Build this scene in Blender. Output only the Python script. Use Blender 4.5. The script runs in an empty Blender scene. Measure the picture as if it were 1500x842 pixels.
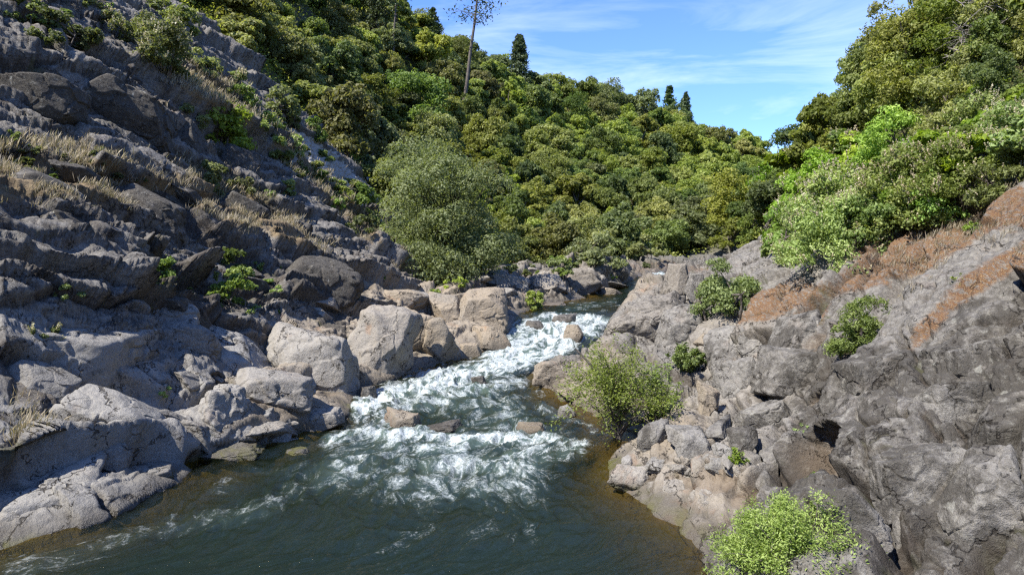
import bpy, bmesh, math, random
import numpy as np
from mathutils import Vector
S = bpy.context.scene
R = math.radians
# ------------------------------------------------------------------ camera
H, FPX, PITCH = 6.0, 1000.0, R(4.061)
cam = bpy.data.objects.new('camera', bpy.data.cameras.new('camera'))
S.collection.objects.link(cam)
cam.location = (0, 0, H)
cam.rotation_euler = (R(90) - PITCH, 0, 0)
cam.data.lens = 24; cam.data.sensor_width = 36
cam.data.clip_start = 0.1; cam.data.clip_end = 3000
S.camera = cam
# ------------------------------------------------------------------ sun and sky
SUN_EL, SUN_AZ = R(53), R(-130)        # azimuth from +Y (upstream) towards +X
sv = Vector((math.sin(SUN_AZ)*math.cos(SUN_EL), math.cos(SUN_AZ)*math.cos(SUN_EL), math.sin(SUN_EL)))
sl = bpy.data.lights.new('sun', 'SUN'); sl.energy = 4.0; sl.angle = R(0.5); sl.color = (1.0, 0.945, 0.865)
so = bpy.data.objects.new('sun', sl); S.collection.objects.link(so)
so.rotation_euler = sv.to_track_quat('Z', 'Y').to_euler(); so.location = sv*200
W = bpy.data.worlds.new("World"); S.world = W; W.use_nodes = True
nt = W.node_tree; nt.nodes.clear()
def nd(nt, typ, **kw):
    n = nt.nodes.new(typ)
    for k, v in kw.items(): setattr(n, k, v)
    return n
out = nd(nt, 'ShaderNodeOutputWorld'); bg = nd(nt, 'ShaderNodeBackground')
sky = nd(nt, 'ShaderNodeTexSky', sky_type='NISHITA', sun_disc=False)
sky.sun_elevation = SUN_EL; sky.sun_rotation = SUN_AZ; sky.altitude = 300; sky.air_density = 1.0; sky.dust_density = 0.1; sky.ozone_density = 2.2
tc = nd(nt, 'ShaderNodeTexCoord')
mp = nd(nt, 'ShaderNodeMapping'); mp.inputs['Rotation'].default_value = (R(10), R(-20), R(20)); mp.inputs['Scale'].default_value = (1.4, 1.4, 9)
nz = nd(nt, 'ShaderNodeTexNoise'); nz.inputs['Scale'].default_value = 2.0; nz.inputs['Detail'].default_value = 7; nz.inputs['Roughness'].default_value = .58; nz.inputs['Distortion'].default_value = .5
cr = nd(nt, 'ShaderNodeValToRGB'); cr.color_ramp.elements[0].position = .50; cr.color_ramp.elements[1].position = .80
cr.color_ramp.elements[0].color = (0, 0, 0, 1); cr.color_ramp.elements[1].color = (.5, .5, .5, 1)
mx = nd(nt, 'ShaderNodeMix', data_type='RGBA'); mx.inputs['B'].default_value = (4.6, 5.0, 5.6, 1)
tint = nd(nt, 'ShaderNodeMix', data_type='RGBA', blend_type='MULTIPLY'); tint.inputs['Factor'].default_value = 1; tint.inputs['B'].default_value = (.385, .50, .76, 1)
L = nt.links.new
L(tc.outputs['Generated'], mp.inputs['Vector']); L(mp.outputs['Vector'], nz.inputs['Vector']); L(nz.outputs['Fac'], cr.inputs['Fac'])
L(sky.outputs['Color'], tint.inputs['A']); L(tint.outputs['Result'], mx.inputs['A']); 
sx = nd(nt, 'ShaderNodeSeparateXYZ'); L(tc.outputs['Generated'], sx.inputs[0])
mr = nd(nt, 'ShaderNodeMapRange', interpolation_type='SMOOTHSTEP'); mr.inputs['From Min'].default_value = .42; mr.inputs['From Max'].default_value = .16; L(sx.outputs['Z'], mr.inputs['Value'])
mr2 = nd(nt, 'ShaderNodeMapRange'); mr2.inputs['To Min'].default_value = .25; L(mr.outputs['Result'], mr2.inputs['Value'])
mm = nd(nt, 'ShaderNodeMath', operation='MULTIPLY'); L(cr.outputs['Color'], mm.inputs[0]); L(mr2.outputs['Result'], mm.inputs[1]); L(mm.outputs[0], mx.inputs['Factor'])
L(mx.outputs['Result'], bg.inputs['Color']); bg.inputs['Strength'].default_value = 0.15; L(bg.outputs['Background'], out.inputs['Surface'])
S.view_settings.view_transform = 'Standard'; S.view_settings.look = 'None'
S.view_settings.exposure = 1.33; S.view_settings.gamma = 1.0; S.view_settings.use_curve_mapping = False
S.render.engine = 'CYCLES'
S.cycles.max_bounces = 6; S.cycles.diffuse_bounces = 5; S.cycles.glossy_bounces = 3; S.cycles.transmission_bounces = 3; S.cycles.transparent_max_bounces = 6
S.cycles.sample_clamp_direct = 5; S.cycles.sample_clamp_indirect = 4; S.cycles.use_denoising = False; S.cycles.pixel_filter_type = 'BLACKMAN_HARRIS'; S.cycles.filter_width = 1.3; S.cycles.caustics_reflective = False; S.cycles.caustics_refractive = False

# ------------------------------------------------------------------ pixel <-> place
cp, sp_ = math.cos(PITCH), math.sin(PITCH)
def ray(px, py):
    a, b = (px-750)/FPX, (421-py)/FPX
    return np.array([a, cp + b*sp_, -sp_ + b*cp])
def P(px, py, Y):
    d = ray(px, py); return np.array([0, 0, H]) + d*(Y/d[1])
def Wz(px, py, z):
    d = ray(px, py); return np.array([0, 0, H]) + d*((z-H)/d[2])
def proj(co):
    x, y, z = co[:, 0], co[:, 1], co[:, 2]-H
    f = y*cp - z*sp_; u = y*sp_ + z*cp
    f = np.where(f > .1, f, .1)
    return 750+FPX*x/f, 421-FPX*u/f

# ------------------------------------------------------------------ noise
def _h(ix, iy, iz, s):
    h = (ix.astype(np.uint32)*np.uint32(374761393)) ^ (iy.astype(np.uint32)*np.uint32(668265263)) ^ (iz.astype(np.uint32)*np.uint32(2147483647 - 58)) ^ np.uint32((s*974711+12345) & 0xffffffff)
    h = (h ^ (h >> np.uint32(13)))*np.uint32(1274126177)
    h = (h ^ (h >> np.uint32(16)))*np.uint32(2246822519)
    return h ^ (h >> np.uint32(15))
def _f(h): return (h & np.uint32(0xffffff)).astype(np.float32)*np.float32(1/16777216.)
def vnoise(p, s=0):
    """value noise in -1..1"""
    p = p.astype(np.float32); i = np.floor(p).astype(np.int32); f = p-i; f = f*f*f*(f*(f*6-15)+10)
    out = 0
    for dx in (0, 1):
        wx = f[:, 0] if dx else 1-f[:, 0]
        for dy in (0, 1):
            wy = f[:, 1] if dy else 1-f[:, 1]
            for dz in (0, 1):
                wz = f[:, 2] if dz else 1-f[:, 2]
                out = out + wx*wy*wz*_f(_h(i[:, 0]+dx, i[:, 1]+dy, i[:, 2]+dz, s))
    return out*2-1
def fbm(p, o=4, s=0, g=.5, ridge=False):
    a, t, n = 1., 0., 0
    rot = np.array([[.36, .48, -.8], [-.8, .6, 0], [.48, .64, .6]], np.float32)
    for k in range(o):
        v = vnoise(p, s+k*17)
        if ridge: v = 1-2*np.abs(v)
        n = n + a*v; t += a; a *= g; p = (p @ rot)*2.03 + 7.3
    return n/t
def cell(p, s=0, jit=.9):
    """cellular noise: F1, F2, three random numbers of the nearest cell, offset from its seed"""
    p = p.astype(np.float32); i = np.floor(p).astype(np.int32); N = len(p)
    F1 = np.full(N, 9., np.float32); F2 = F1.copy(); key = np.zeros(N, np.uint32); off = np.zeros((N, 3), np.float32)
    for dx in (-1, 0, 1):
        for dy in (-1, 0, 1):
            for dz in (-1, 0, 1):
                c = i + np.array([dx, dy, dz], np.int32)
                h = _h(c[:, 0], c[:, 1], c[:, 2], s)
                h2 = h*np.uint32(2654435761); h2 ^= h2 >> np.uint32(15); h3 = h2*np.uint32(2246822519); h3 ^= h3 >> np.uint32(13)
                o = np.stack([p[:, 0]-c[:, 0]-.5-(_f(h)-.5)*jit, p[:, 1]-c[:, 1]-.5-(_f(h2)-.5)*jit, p[:, 2]-c[:, 2]-.5-(_f(h3)-.5)*jit], 1)
                d = np.sqrt((o*o).sum(1))
                m = d < F1
                F2 = np.where(m, F1, np.minimum(F2, d)); F1 = np.where(m, d, F1)
                key = np.where(m, h3 ^ h, key); off[m] = o[m]
    k2 = key*np.uint32(668265263); k2 ^= k2 >> np.uint32(14); k3 = k2*np.uint32(374761393); k3 ^= k3 >> np.uint32(12)
    return F1, F2, _f(key), _f(k2), _f(k3), off
def ss(a, b, x):
    t = np.clip((x-a)/(b-a), 0, 1); return t*t*(3-2*t)

# ------------------------------------------------------------------ mesh building
def mesh(name, V, F, attrs=None, smooth=True):
    V = np.asarray(V, np.float32); F = np.asarray(F, np.int32)
    me = bpy.data.meshes.new(name); n = F.shape[1]
    me.vertices.add(len(V)); me.vertices.foreach_set('co', V.ravel())
    me.loops.add(F.size); me.loops.foreach_set('vertex_index', F.ravel())
    me.polygons.add(len(F)); me.polygons.foreach_set('loop_start', np.arange(0, F.size, n, dtype=np.int32))
    try: me.polygons.foreach_set('loop_total', np.full(len(F), n, np.int32))
    except Exception: pass
    if smooth: me.polygons.foreach_set('use_smooth', np.ones(len(F), bool))
    me.update(calc_edges=True)
    for k, v in (attrs or {}).items():
        v = np.asarray(v, np.float32)
        if v.ndim == 1:
            a = me.attributes.new(k, 'FLOAT', 'POINT'); a.data.foreach_set('value', v)
        else:
            a = me.attributes.new(k, 'FLOAT_COLOR', 'POINT'); a.data.foreach_set('color', v.ravel())
    return me
def obj(name, me, mat=None, parent=None, loc=None):
    o = bpy.data.objects.new(name, me); S.collection.objects.link(o)
    if mat is not None and me is not None and not me.materials: me.materials.append(mat)
    if parent is not None: o.parent = parent
    if loc is not None: o.location = loc
    return o
def tag(o, label=None, cat=None, group=None, kind=None):
    if label: o['label'] = label
    if cat: o['category'] = cat
    if group: o['group'] = group
    if kind: o['kind'] = kind
    return o
class G:
    """collects pieces of quads / triangles (as quads) into one mesh"""
    def __init__(s): s.V, s.F, s.A, s.n = [], [], [], 0
    def add(s, V, F, a=None):
        s.V.append(np.asarray(V, np.float32)); s.F.append(np.asarray(F, np.int32)+s.n)
        s.A.append(np.full(len(V), .5, np.float32) if a is None else np.asarray(a, np.float32)); s.n += len(V)
    def mesh(s, name, smooth=True, key='tint'):
        return mesh(name, np.concatenate(s.V), np.concatenate(s.F), {key: np.concatenate(s.A)}, smooth)
# ------------------------------------------------------------------ the valley: river outline
def pl(*a): return np.array([[q[0], q[1]] for q in a], float)
Lp = [(-15, -60), (-14, -20), (-13, 2), Wz(-260, 842, 0), Wz(0, 808, 0), Wz(150, 764, 0), Wz(262, 705, 0), Wz(300, 676, 0), Wz(375, 660, 0), Wz(430, 640, 0), Wz(508, 610, 0), Wz(530, 575, 0),
      Wz(600, 550, 0), Wz(690, 528, 0), Wz(738, 512, .3), Wz(742, 490, .8), Wz(752, 466, 1.5), Wz(790, 448, 1.6), Wz(850, 440, 1.6), Wz(893, 427, 1.6), Wz(925, 416, 2.0), Wz(938, 406, 2.5), (17, 72), (28, 84), (44, 96), (64, 112), (85, 140)]
Rp = [(12, -60), (9, -20), (5.5, 2), Wz(1100, 960, 0), Wz(1050, 842, 0), Wz(1000, 772, 0), Wz(930, 730, 0), Wz(893, 706, 0), Wz(888, 670, 0), Wz(910, 648, 0), Wz(880, 612, 0), Wz(838, 590, 0), Wz(800, 574, 0),
      Wz(772, 552, 0), Wz(800, 534, .2), Wz(850, 515, .5), Wz(868, 492, 1.0), Wz(893, 466, 1.5), Wz(912, 452, 1.6), Wz(932, 440, 1.6), Wz(966, 432, 1.7), Wz(985, 422, 2.1), Wz(988, 410, 2.4), (20.5, 66), (32, 76), (48, 88), (70, 104), (92, 134)]
river = np.concatenate([pl(*Lp), pl(*Rp)[::-1]])
def seg_d2(q, A):
    """distance to a closed polyline and whether inside"""
    B = np.roll(A, -1, 0); d2 = np.full(len(q), 1e9, np.float32); ins = np.zeros(len(q), bool)
    x, y = q[:, 0].astype(np.float32), q[:, 1].astype(np.float32)
    for (ax, ay), (bx, by) in zip(A, B):
        ux, uy = bx-ax, by-ay; t = np.clip(((x-ax)*ux+(y-ay)*uy)/(ux*ux+uy*uy+1e-9), 0, 1)
        d2 = np.minimum(d2, (x-ax-t*ux)**2+(y-ay-t*uy)**2)
        if ay != by: ins ^= ((y < ay) != (y < by)) & (x < ax+(y-ay)*ux/uy)
    return np.where(ins, -1, 1)*np.sqrt(d2)
def water_level(x, y):
    yy = y - .25*(x-2)
    z = .12*ss(28, 34, yy) + .55*ss(33.5, 36.5, yy) + .45*ss(36.5, 38.6, yy) + .48*ss(38.8, 40.6, yy)
    return z + .9*ss(56, 62, y) + .5*ss(62, 90, y)

# control points: pixel, depth
CP = [
 # left bank
 (0, 700, 14.6), (0, 600, 15.6), (0, 500, 16.8), (0, 400, 18.5), (0, 300, 21), (0, 200, 23.5), (0, 100, 27), (0, 0, 31), (-250, 300, 17.5), (-250, 0, 26),
 (100, 640, 16.8), (200, 600, 19), (200, 500, 21), (200, 400, 23.5), (200, 300, 27), (200, 200, 31), (200, 100, 36), (150, 15, 39),
 (330, 600, 22), (400, 560, 25), (400, 480, 28), (400, 400, 32), (400, 300, 38), (400, 230, 43), (330, 130, 46), (250, 60, 47), (300, 250, 36),
 (520, 490, 32), (520, 420, 36), (520, 350, 43), (500, 270, 52), (470, 220, 55), (600, 500, 35), (620, 450, 41), (660, 430, 46), (560, 390, 50), (640, 400, 56), (700, 420, 52), (800, 405, 66), (880, 400, 72), (920, 395, 78),
 # far and left hillsides
 (330, 30, 64), (420, 130, 76), (520, 215, 78), (350, -60, 88), (650, 350, 80), (750, 385, 74), (600, 250, 90), (560, 150, 104), (500, 50, 120), (450, -20, 126), (300, -120, 100), (100, -80, 60), (0, -150, 48),
 (600, 45, 150), (700, 128, 165), (800, 155, 185), (900, 182, 205), (1000, 212, 232), (1095, 250, 262), (700, 250, 115), (800, 300, 104), (850, 250, 135), (900, 330, 108), (1000, 300, 145), (1000, 365, 98), (1080, 335, 125), (1100, 290, 175),
 # right bank
 (1500, 842, 8.6), (1500, 700, 10), (1500, 550, 12), (1500, 420, 14.5), (1500, 290, 18.5), (1300, 842, 9.8), (1300, 700, 12), (1300, 600, 14), (1300, 500, 16.5), (1300, 420, 19.5), (1300, 355, 24),
 (1150, 780, 12.4), (1150, 700, 14.5), (1150, 600, 18), (1150, 500, 22), (1140, 440, 27), (1050, 740, 14.8), (1000, 690, 17.2), (950, 690, 17.6), (985, 640, 20), (930, 640, 20.5), (1040, 560, 24), (1000, 500, 30), (950, 560, 26), (900, 540, 30), (850, 540, 30.5), (960, 470, 37), (1030, 455, 34), (1080, 420, 39), (1000, 415, 54), (1090, 375, 50), (1650, 700, 8.5), (1650, 420, 12), (1650, 250, 15.5),
 (1200, 385, 36), (1250, 345, 34), (1400, 255, 30), (1320, 300, 40), (1230, 300, 52), (1500, 190, 30), (1500, 60, 42), (1300, 160, 52), (1160, 290, 66), (1210, 240, 70), (1350, 50, 62), (1120, 320, 70), (1210, 215, 92), (1600, 0, 40),
]
C = [P(*c) for c in CP]
C += [np.array(c, float) for c in [
 (-14.5, 6, 1.2), (-17, 0, 2.2), (-22, 0, 9), (-30, 0, 20), (-45, 10, 34), (-16, -20, 1), (-24, -20, 8), (-40, -25, 24), (-60, -20, 40), (-60, 30, 42), (-75, 70, 55), (-30, -60, 10), (-60, -60, 30), (-110, 0, 60), (-120, 80, 75), (-150, -80, 60),
 (8, 3, 1.6), (14, 3, 5.5), (22, 0, 10), (36, 0, 18), (10, -20, .6), (18, -20, 5), (40, -25, 18), (25, -60, 8), (60, -60, 25), (34, 20, 18), (50, 30, 28), (60, 50, 34), (80, 20, 40), (90, 70, 42), (120, 20, 55), (150, -60, 50), (70, 90, 22), (85, 110, 14), (120, 120, 34), (150, 160, 30), (110, 200, 16), (160, 230, 26),
 (-70, 130, 62), (-60, 170, 66), (-20, 200, 52), (10, 235, 42), (40, 270, 38), (80, 310, 30), (-120, 200, 80), (-60, 280, 55), (20, 340, 40), (160, 320, 30), (250, 200, 50), (0, 420, 40), (-200, 350, 60), (200, 420, 40), (-300, 100, 80), (300, 0, 60), (-300, -200, 60), (300, -200, 50), (0, -60, -1), (0, -300, 5), (200, -300, 40), (-200, -300, 40)]]
for q in pl(*Lp): C.append(np.array([q[0], q[1], float(water_level(q[0], q[1]))+.05]))
for q in pl(*Rp): C.append(np.array([q[0], q[1], float(water_level(q[0], q[1]))+.05]))
C = np.array(C)
cc2 = (.12*np.hypot(C[:, 0], C[:, 1])+.3)**2
def phi(q, i0, i1):
    return np.sqrt(((q[:, None, 0]-C[None, i0:i1, 0])**2+(q[:, None, 1]-C[None, i0:i1, 1])**2+cc2[None, i0:i1]))
n = len(C)
A = np.zeros((n+3, n+3)); A[:n, :n] = phi(C, 0, n) - np.eye(n)*.04*np.sqrt(cc2)
A[:n, n] = 1; A[:n, n+1:] = C[:, :2]; A[n:, :n] = A[:n, n:].T
wts = np.linalg.solve(A, np.concatenate([C[:, 2], [0, 0, 0]]))
def base_height(x, y):
    q = np.stack([x, y], 1).astype(np.float32); z = wts[n]+wts[n+1]*q[:, 0]+wts[n+2]*q[:, 1]
    z = z.astype(np.float32)
    for a in range(0, n, 8):
        b = min(n, a+8)
        z += (phi(q, a, b).astype(np.float32) @ wts[a:b].astype(np.float32))
    return z
# polar sheet: fine in front of the camera, coarse elsewhere
th = np.concatenate([np.linspace(-180, -46, 90, endpoint=False), np.linspace(-46, 46, 1250), np.linspace(46, 180, 91)[1:-1]])
th = np.radians(th)
rr = np.concatenate([np.geomspace(1.2, 8, 40, endpoint=False), np.geomspace(8, 75, 800, endpoint=False), np.geomspace(75, 300, 190, endpoint=False), np.geomspace(300, 900, 20)])
NT, NR = len(th), len(rr)
TH, RR = np.meshgrid(th, rr)
x0 = (RR*np.sin(TH)).ravel(); y0 = (RR*np.cos(TH)).ravel()
z0 = base_height(x0, y0)
near = RR.ravel() < 130
sd = np.full(len(x0), 99., np.float32)
sd[near] = seg_d2(np.stack([x0, y0], 1)[near], river)
zw = water_level(x0, y0).astype(np.float32)
bed = zw - np.minimum(1.6, .10+.55*np.abs(sd))
bank = np.maximum(z0, zw + .35*np.clip(sd, 0, 2)); bank = np.where(sd < 2, np.minimum(bank, zw - .08 + 1.5*np.clip(sd, 0, None)), bank)
z0 = np.where(sd < 0, bed, np.where(sd < 14, bank, z0))
Z0 = z0.reshape(NR, NT); X0 = x0.reshape(NR, NT); Y0 = y0.reshape(NR, NT)
def normals(X, Y, Z):
    Pt = np.stack([X, Y, Z], -1); du = np.gradient(Pt, axis=0); dv = np.gradient(Pt, axis=1)
    nn = np.cross(dv, du); nn /= np.linalg.norm(nn, axis=-1, keepdims=True)+1e-9
    nn[nn[..., 2] < 0] *= -1
    return nn
Nm = normals(X0, Y0, Z0).reshape(-1, 3).astype(np.float32)
co = np.stack([x0, y0, z0], 1).astype(np.float32)
PX, PY = proj(co)
PX[y0 < 1] = -9999
def inpoly(px, py, poly):
    ins = np.zeros(len(px), bool); poly = np.asarray(poly, float)
    for (ax, ay), (bx, by) in zip(poly, np.roll(poly, -1, 0)):
        if ay != by: ins ^= ((py < ay) != (py < by)) & (px < ax+(py-ay)*(bx-ax)/(by-ay))
    return ins
def polyline_d(px, py, pts, w=1.0):
    d = np.full(len(px), 1e9, np.float32)
    for (ax, ay), (bx, by) in zip(pts[:-1], pts[1:]):
        ux, uy = bx-ax, by-ay; t = np.clip(((px-ax)*ux+(py-ay)*uy)/(ux*ux+uy*uy+1e-9), 0, 1)
        d = np.minimum(d, np.hypot(px-ax-t*ux, py-ay-t*uy))
    return d
def polymask(px, py, poly, soft):
    ins = inpoly(px, py, poly); d = polyline_d(px, py, list(poly)+[poly[0]])
    return ss(-soft, soft, np.where(ins, d, -d))
FOREST = [(235, -200), (262, 40), (330, 120), (420, 175), (480, 205), (545, 290), (600, 352), (690, 392), (760, 392), (850, 388), (925, 378), (1010, 378), (1100, 365), (1180, 330), (1235, 205), (1160, 190), (1090, 205), (900, 120), (700, 40), (640, -200)]
RFOREST = [(1110, 300), (1140, 360), (1180, 388), (1260, 372), (1330, 325), (1420, 285), (1520, 262), (1700, 200), (1800, -300), (1180, -300), (1160, 200)]
fmask = np.maximum(polymask(PX, PY, FOREST, 14)*(y0 > 55), polymask(PX, PY, RFOREST, 14)*(y0 > 17))
fmask = np.maximum(fmask, ss(85, 110, RR.ravel())*(sd > 2))
fmask = np.maximum(fmask, (np.abs(TH.ravel()) > R(75))*ss(3, 12, sd)).astype(np.float32)
left = (x0 < np.interp(y0, [-100, 13, 35, 50, 75], [0, -3, 0, 3, 12]))
bankside = ss(-.5, 1.3, sd)                       # displacement dies into the river bed
# ---- rock relief
sel = np.where(near & (fmask < .98) & (np.abs(TH.ravel()) < R(70)))[0]
p = co[sel]; nm = Nm[sel]; lf = left[sel]
k = 2.0
warp = np.stack([fbm(p*.35, 3, 3), fbm(p*.35, 3, 31), fbm(p*.35, 3, 77)], 1)*1.0 + np.stack([fbm(p*1.6, 2, 5), fbm(p*1.6, 2, 35), fbm(p*1.6, 2, 79)], 1)*.16
DL = np.array([.36, .90, -.42]); DL /= np.linalg.norm(DL)             # slabs of the left bank dip upstream
DR = np.array([-.62, -.45, -.40]); DR /= np.linalg.norm(DR)
def frame(D):
    up = np.array([-.4, 0.1, .9]); up -= D*(up@D); up /= np.linalg.norm(up); s_ = np.cross(D, up); return np.stack([D, s_, up], 1)
FL, FR = frame(DL), frame(DR)
q = np.where(lf[:, None], ((p+warp) @ FL)*np.array([.55, 1, 1]), (p+warp) @ FR).astype(np.float32)
def blocks(sc, stretch, s, tilt, offs, crack, cw, dome):
    F1, F2, r1, r2, r3, o = cell(q*np.array([1/stretch, 1, 1], np.float32)/sc, s)
    e = F2-F1
    h = (r1-.5)*offs + dome*np.minimum(e, .5)
    h += tilt*(o[:, 0]*(r2-.5)*1.2 + o[:, 1]*(r3-.35)*1.6 + o[:, 2]*(r2-.2)*1.2)
    ck = np.exp(-(e/cw)**2)
    # neighbouring blocks meet through a soft edge so that steps stay steep but not torn
    return h*ss(0, .035, e) - crack*ck, ck, r1
near_l = np.where(lf, 1., 0.)
smoothL = polymask(PX[sel], PY[sel], [(-200, 900), (-200, 470), (60, 470), (330, 560), (420, 470), (520, 430), (640, 430), (760, 470), (740, 540), (480, 640), (280, 700)], 30)   # water worn lower slabs
massR = polymask(PX[sel], PY[sel], [(990, 560), (1040, 470), (1140, 400), (1330, 330), (1600, 230), (1700, 1000), (1180, 1000), (1100, 700), (1080, 620)], 30)
dist = RR.ravel()[sel]
amp = bankside[sel]*(1-fmask[sel])
h1, c1, r1 = blocks(4.2, 2.6, 11, 1.5, 1.3, .22, .035, .35)
h2, c2, r2 = blocks(1.5, 2.2, 23, .55, .42, .10, .045, .12)
h3, c3, r3 = blocks(.5, 1.8, 41, .16, .12, .03, .06, .04)
h4, ck4, r4 = blocks(.85, 2.2, 57, 0, 0, 0, .035, 0); ck4 = ck4*ss(-.1, .35, fbm(p*.6, 2, 44)); f1 = fbm(p*.55, 5, 91); f2 = fbm(p*2.2, 4, 55); f3 = fbm(p*7., 3, 15); rg = fbm(p*1.1, 4, 61, ridge=True)
shore = polymask(PX[sel], PY[sel], [(870, 640), (1000, 600), (1110, 610), (1130, 700), (1090, 800), (900, 740)], 22)
calm = np.clip(np.maximum(smoothL*.60, massR*.5), 0, 1)
disp = h1*(1-.45*calm)*(1-.8*smoothL)*(1-.85*shore)*np.where(lf, .7, 1) + h2*(1-.55*calm)*(1-.7*smoothL) + h3*(1-.85*calm) + f1*.34 + f2*.07*(1-.3*calm) + f3*.035 + fbm(p*19., 2, 16)*.010 - .05*ck4 + rg*.05*(1-calm)
cdir = np.cross(np.array([.63, -.23, .74]), DL); cdir /= np.linalg.norm(cdir); cdir *= np.sign(cdir[2])
def ledges(per, s_, A__):
    c_ = (p+warp*.8) @ cdir.astype(np.float32)/per + .42*fbm(np.stack([p@DL*.09, p@cdir*.25, p[:, 2]*0], 1).astype(np.float32), 3, s_)
    t = c_-np.floor(c_); k_ = np.floor(c_).astype(np.int32); a_ = _f(_h(k_, (p@DL/5.5+_f(_h(k_, k_, k_, 3))*9).astype(np.int32), k_*0, s_))
    return A__*(.25+1.1*a_)*(1-t)*ss(0, .07, t)*np.where(lf, 1., .30)
lg = ledges(2.9, 71, .95)+ledges(1.05, 72, .24)*(1-.6*smoothL)
disp = (disp + lg*(1-.6*massR))*amp
co2 = co.copy()
co2[sel] += nm*disp[:, None]
crack_attr = np.zeros(len(co), np.float32); crack_attr[sel] = np.clip(c1*.9+c2*.6*(1-calm)+c3*.3*(1-calm)+.8*ck4, 0, 1)*amp
blk = np.zeros(len(co), np.float32); blk[sel] = r1
# forest floor and bed roughness
o_ = np.where(~np.isin(np.arange(len(co)), sel, assume_unique=True))[0]
co2[:, 2] += fbm(co*.12, 4, 201)*(fmask*1.2) + fbm(co*1.3, 3, 203)*.12*np.where(sd < 0, 1, .4)
# polar look-up of the finished ground
ZG = co2[:, 2].reshape(NR, NT)
def ground(x, y):
    r_ = math.hypot(x, y); t_ = math.atan2(x, y)
    j = float(np.interp(t_, th, np.arange(NT))); i = float(np.interp(r_, rr, np.arange(NR)))
    i0, j0 = min(int(i), NR-2), min(int(j), NT-2); a, b = i-i0, j-j0
    return float(ZG[i0, j0]*(1-a)*(1-b)+ZG[i0+1, j0]*a*(1-b)+ZG[i0, j0+1]*(1-a)*b+ZG[i0+1, j0+1]*a*b)
def hit(px, py, t0=4.0, t1=320.):
    d = ray(px, py); t = t0; o = np.array([0, 0, H]); pt = t
    while t < t1:
        q_ = o+d*t
        if q_[2] < ground(q_[0], q_[1]):
            lo, hi = pt, t
            for _ in range(12):
                m_ = (lo+hi)/2; q_ = o+d*m_
                if q_[2] < ground(q_[0], q_[1]): hi = m_
                else: lo = m_
            return o+d*hi
        pt = t; t *= 1.012
    return None
def gnormal(x, y, e=.6):
    v = np.array([ground(x-e, y)-ground(x+e, y), ground(x, y-e)-ground(x, y+e), 2*e]); return v/np.linalg.norm(v)
# potholes and hollows worn in the rock, long cracks
def dent(px, py, rad, depth, sx=1., sz=1., lip=0.):
    h_ = hit(px, py)
    if h_ is None: return
    nn = gnormal(h_[0], h_[1]); a = np.array([h_[0], h_[1], h_[2]])
    m = np.where(np.abs(co2[:, 0]-a[0])+np.abs(co2[:, 1]-a[1]) < 5*rad)[0]
    dq = co2[m]-a; back = np.array([nn[0], nn[1], nn[2]*.3]); back /= np.linalg.norm(back)
    side = np.cross(np.array([0, 0, 1.]), back); side /= np.linalg.norm(side)+1e-9; up = np.cross(back, side)
    d = np.sqrt((dq@side/sx)**2 + (dq@up/sz)**2)/rad + .18*vnoise(co2[m]*1.5, 5)
    w = np.sqrt(np.clip(1-d*d, 0, 1)) * (np.abs(dq@back) < 2.5*rad+1)
    co2[m] -= (back*depth)[None]*w[:, None]
    ho = np.zeros(len(co), np.float32); ho[m] = ss(0, .6, w); hollow[:] = np.maximum(hollow, ho)
hollow = np.zeros(len(co), np.float32)
dent(1210, 678, .80, 1.35, 1.1, .95); dent(1195, 588, .50, .6, 1.5, .8); dent(322, 562, .42, .7); dent(300, 672, .5, .4, 1.6, .6); dent(1195, 502, .4, .25); dent(1240, 520, .5, .25, 1.8, .6)
for q_ in ((1050, 700, .42, .22), (1100, 735, .3, .18), (1005, 700, .35, .2), (960, 690, .3, .12)): dent(*q_)
def crackline(pts, w=.05, depth=.24):
    W3 = []
    for (a, b) in pts:
        h_ = hit(a, b)
        if h_ is not None: W3.append(h_)
    for a, b in zip(W3[:-1], W3[1:]):
        mid = (a+b)/2; L_ = np.linalg.norm(b-a)
        m = np.where(np.abs(co2[:, 0]-mid[0])+np.abs(co2[:, 1]-mid[1]) < L_+1)[0]
        qq = co2[m] + .24*np.stack([fbm(co2[m]*2, 2, 8), fbm(co2[m]*2, 2, 9), fbm(co2[m]*2, 2, 10)], 1)
        u = b-a; t = np.clip(((qq-a)@u)/(u@u), 0, 1); vv = qq-a-t[:, None]*u; vv = vv-Nm[m]*np.clip((vv*Nm[m]).sum(1), -.6, .6)[:, None]; d = np.linalg.norm(vv, axis=1)
        g = np.exp(-(d/w)**2)
        co2[m] -= Nm[m]*(depth*g)[:, None]; crack_attr[m] = np.maximum(crack_attr[m], g)
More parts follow.
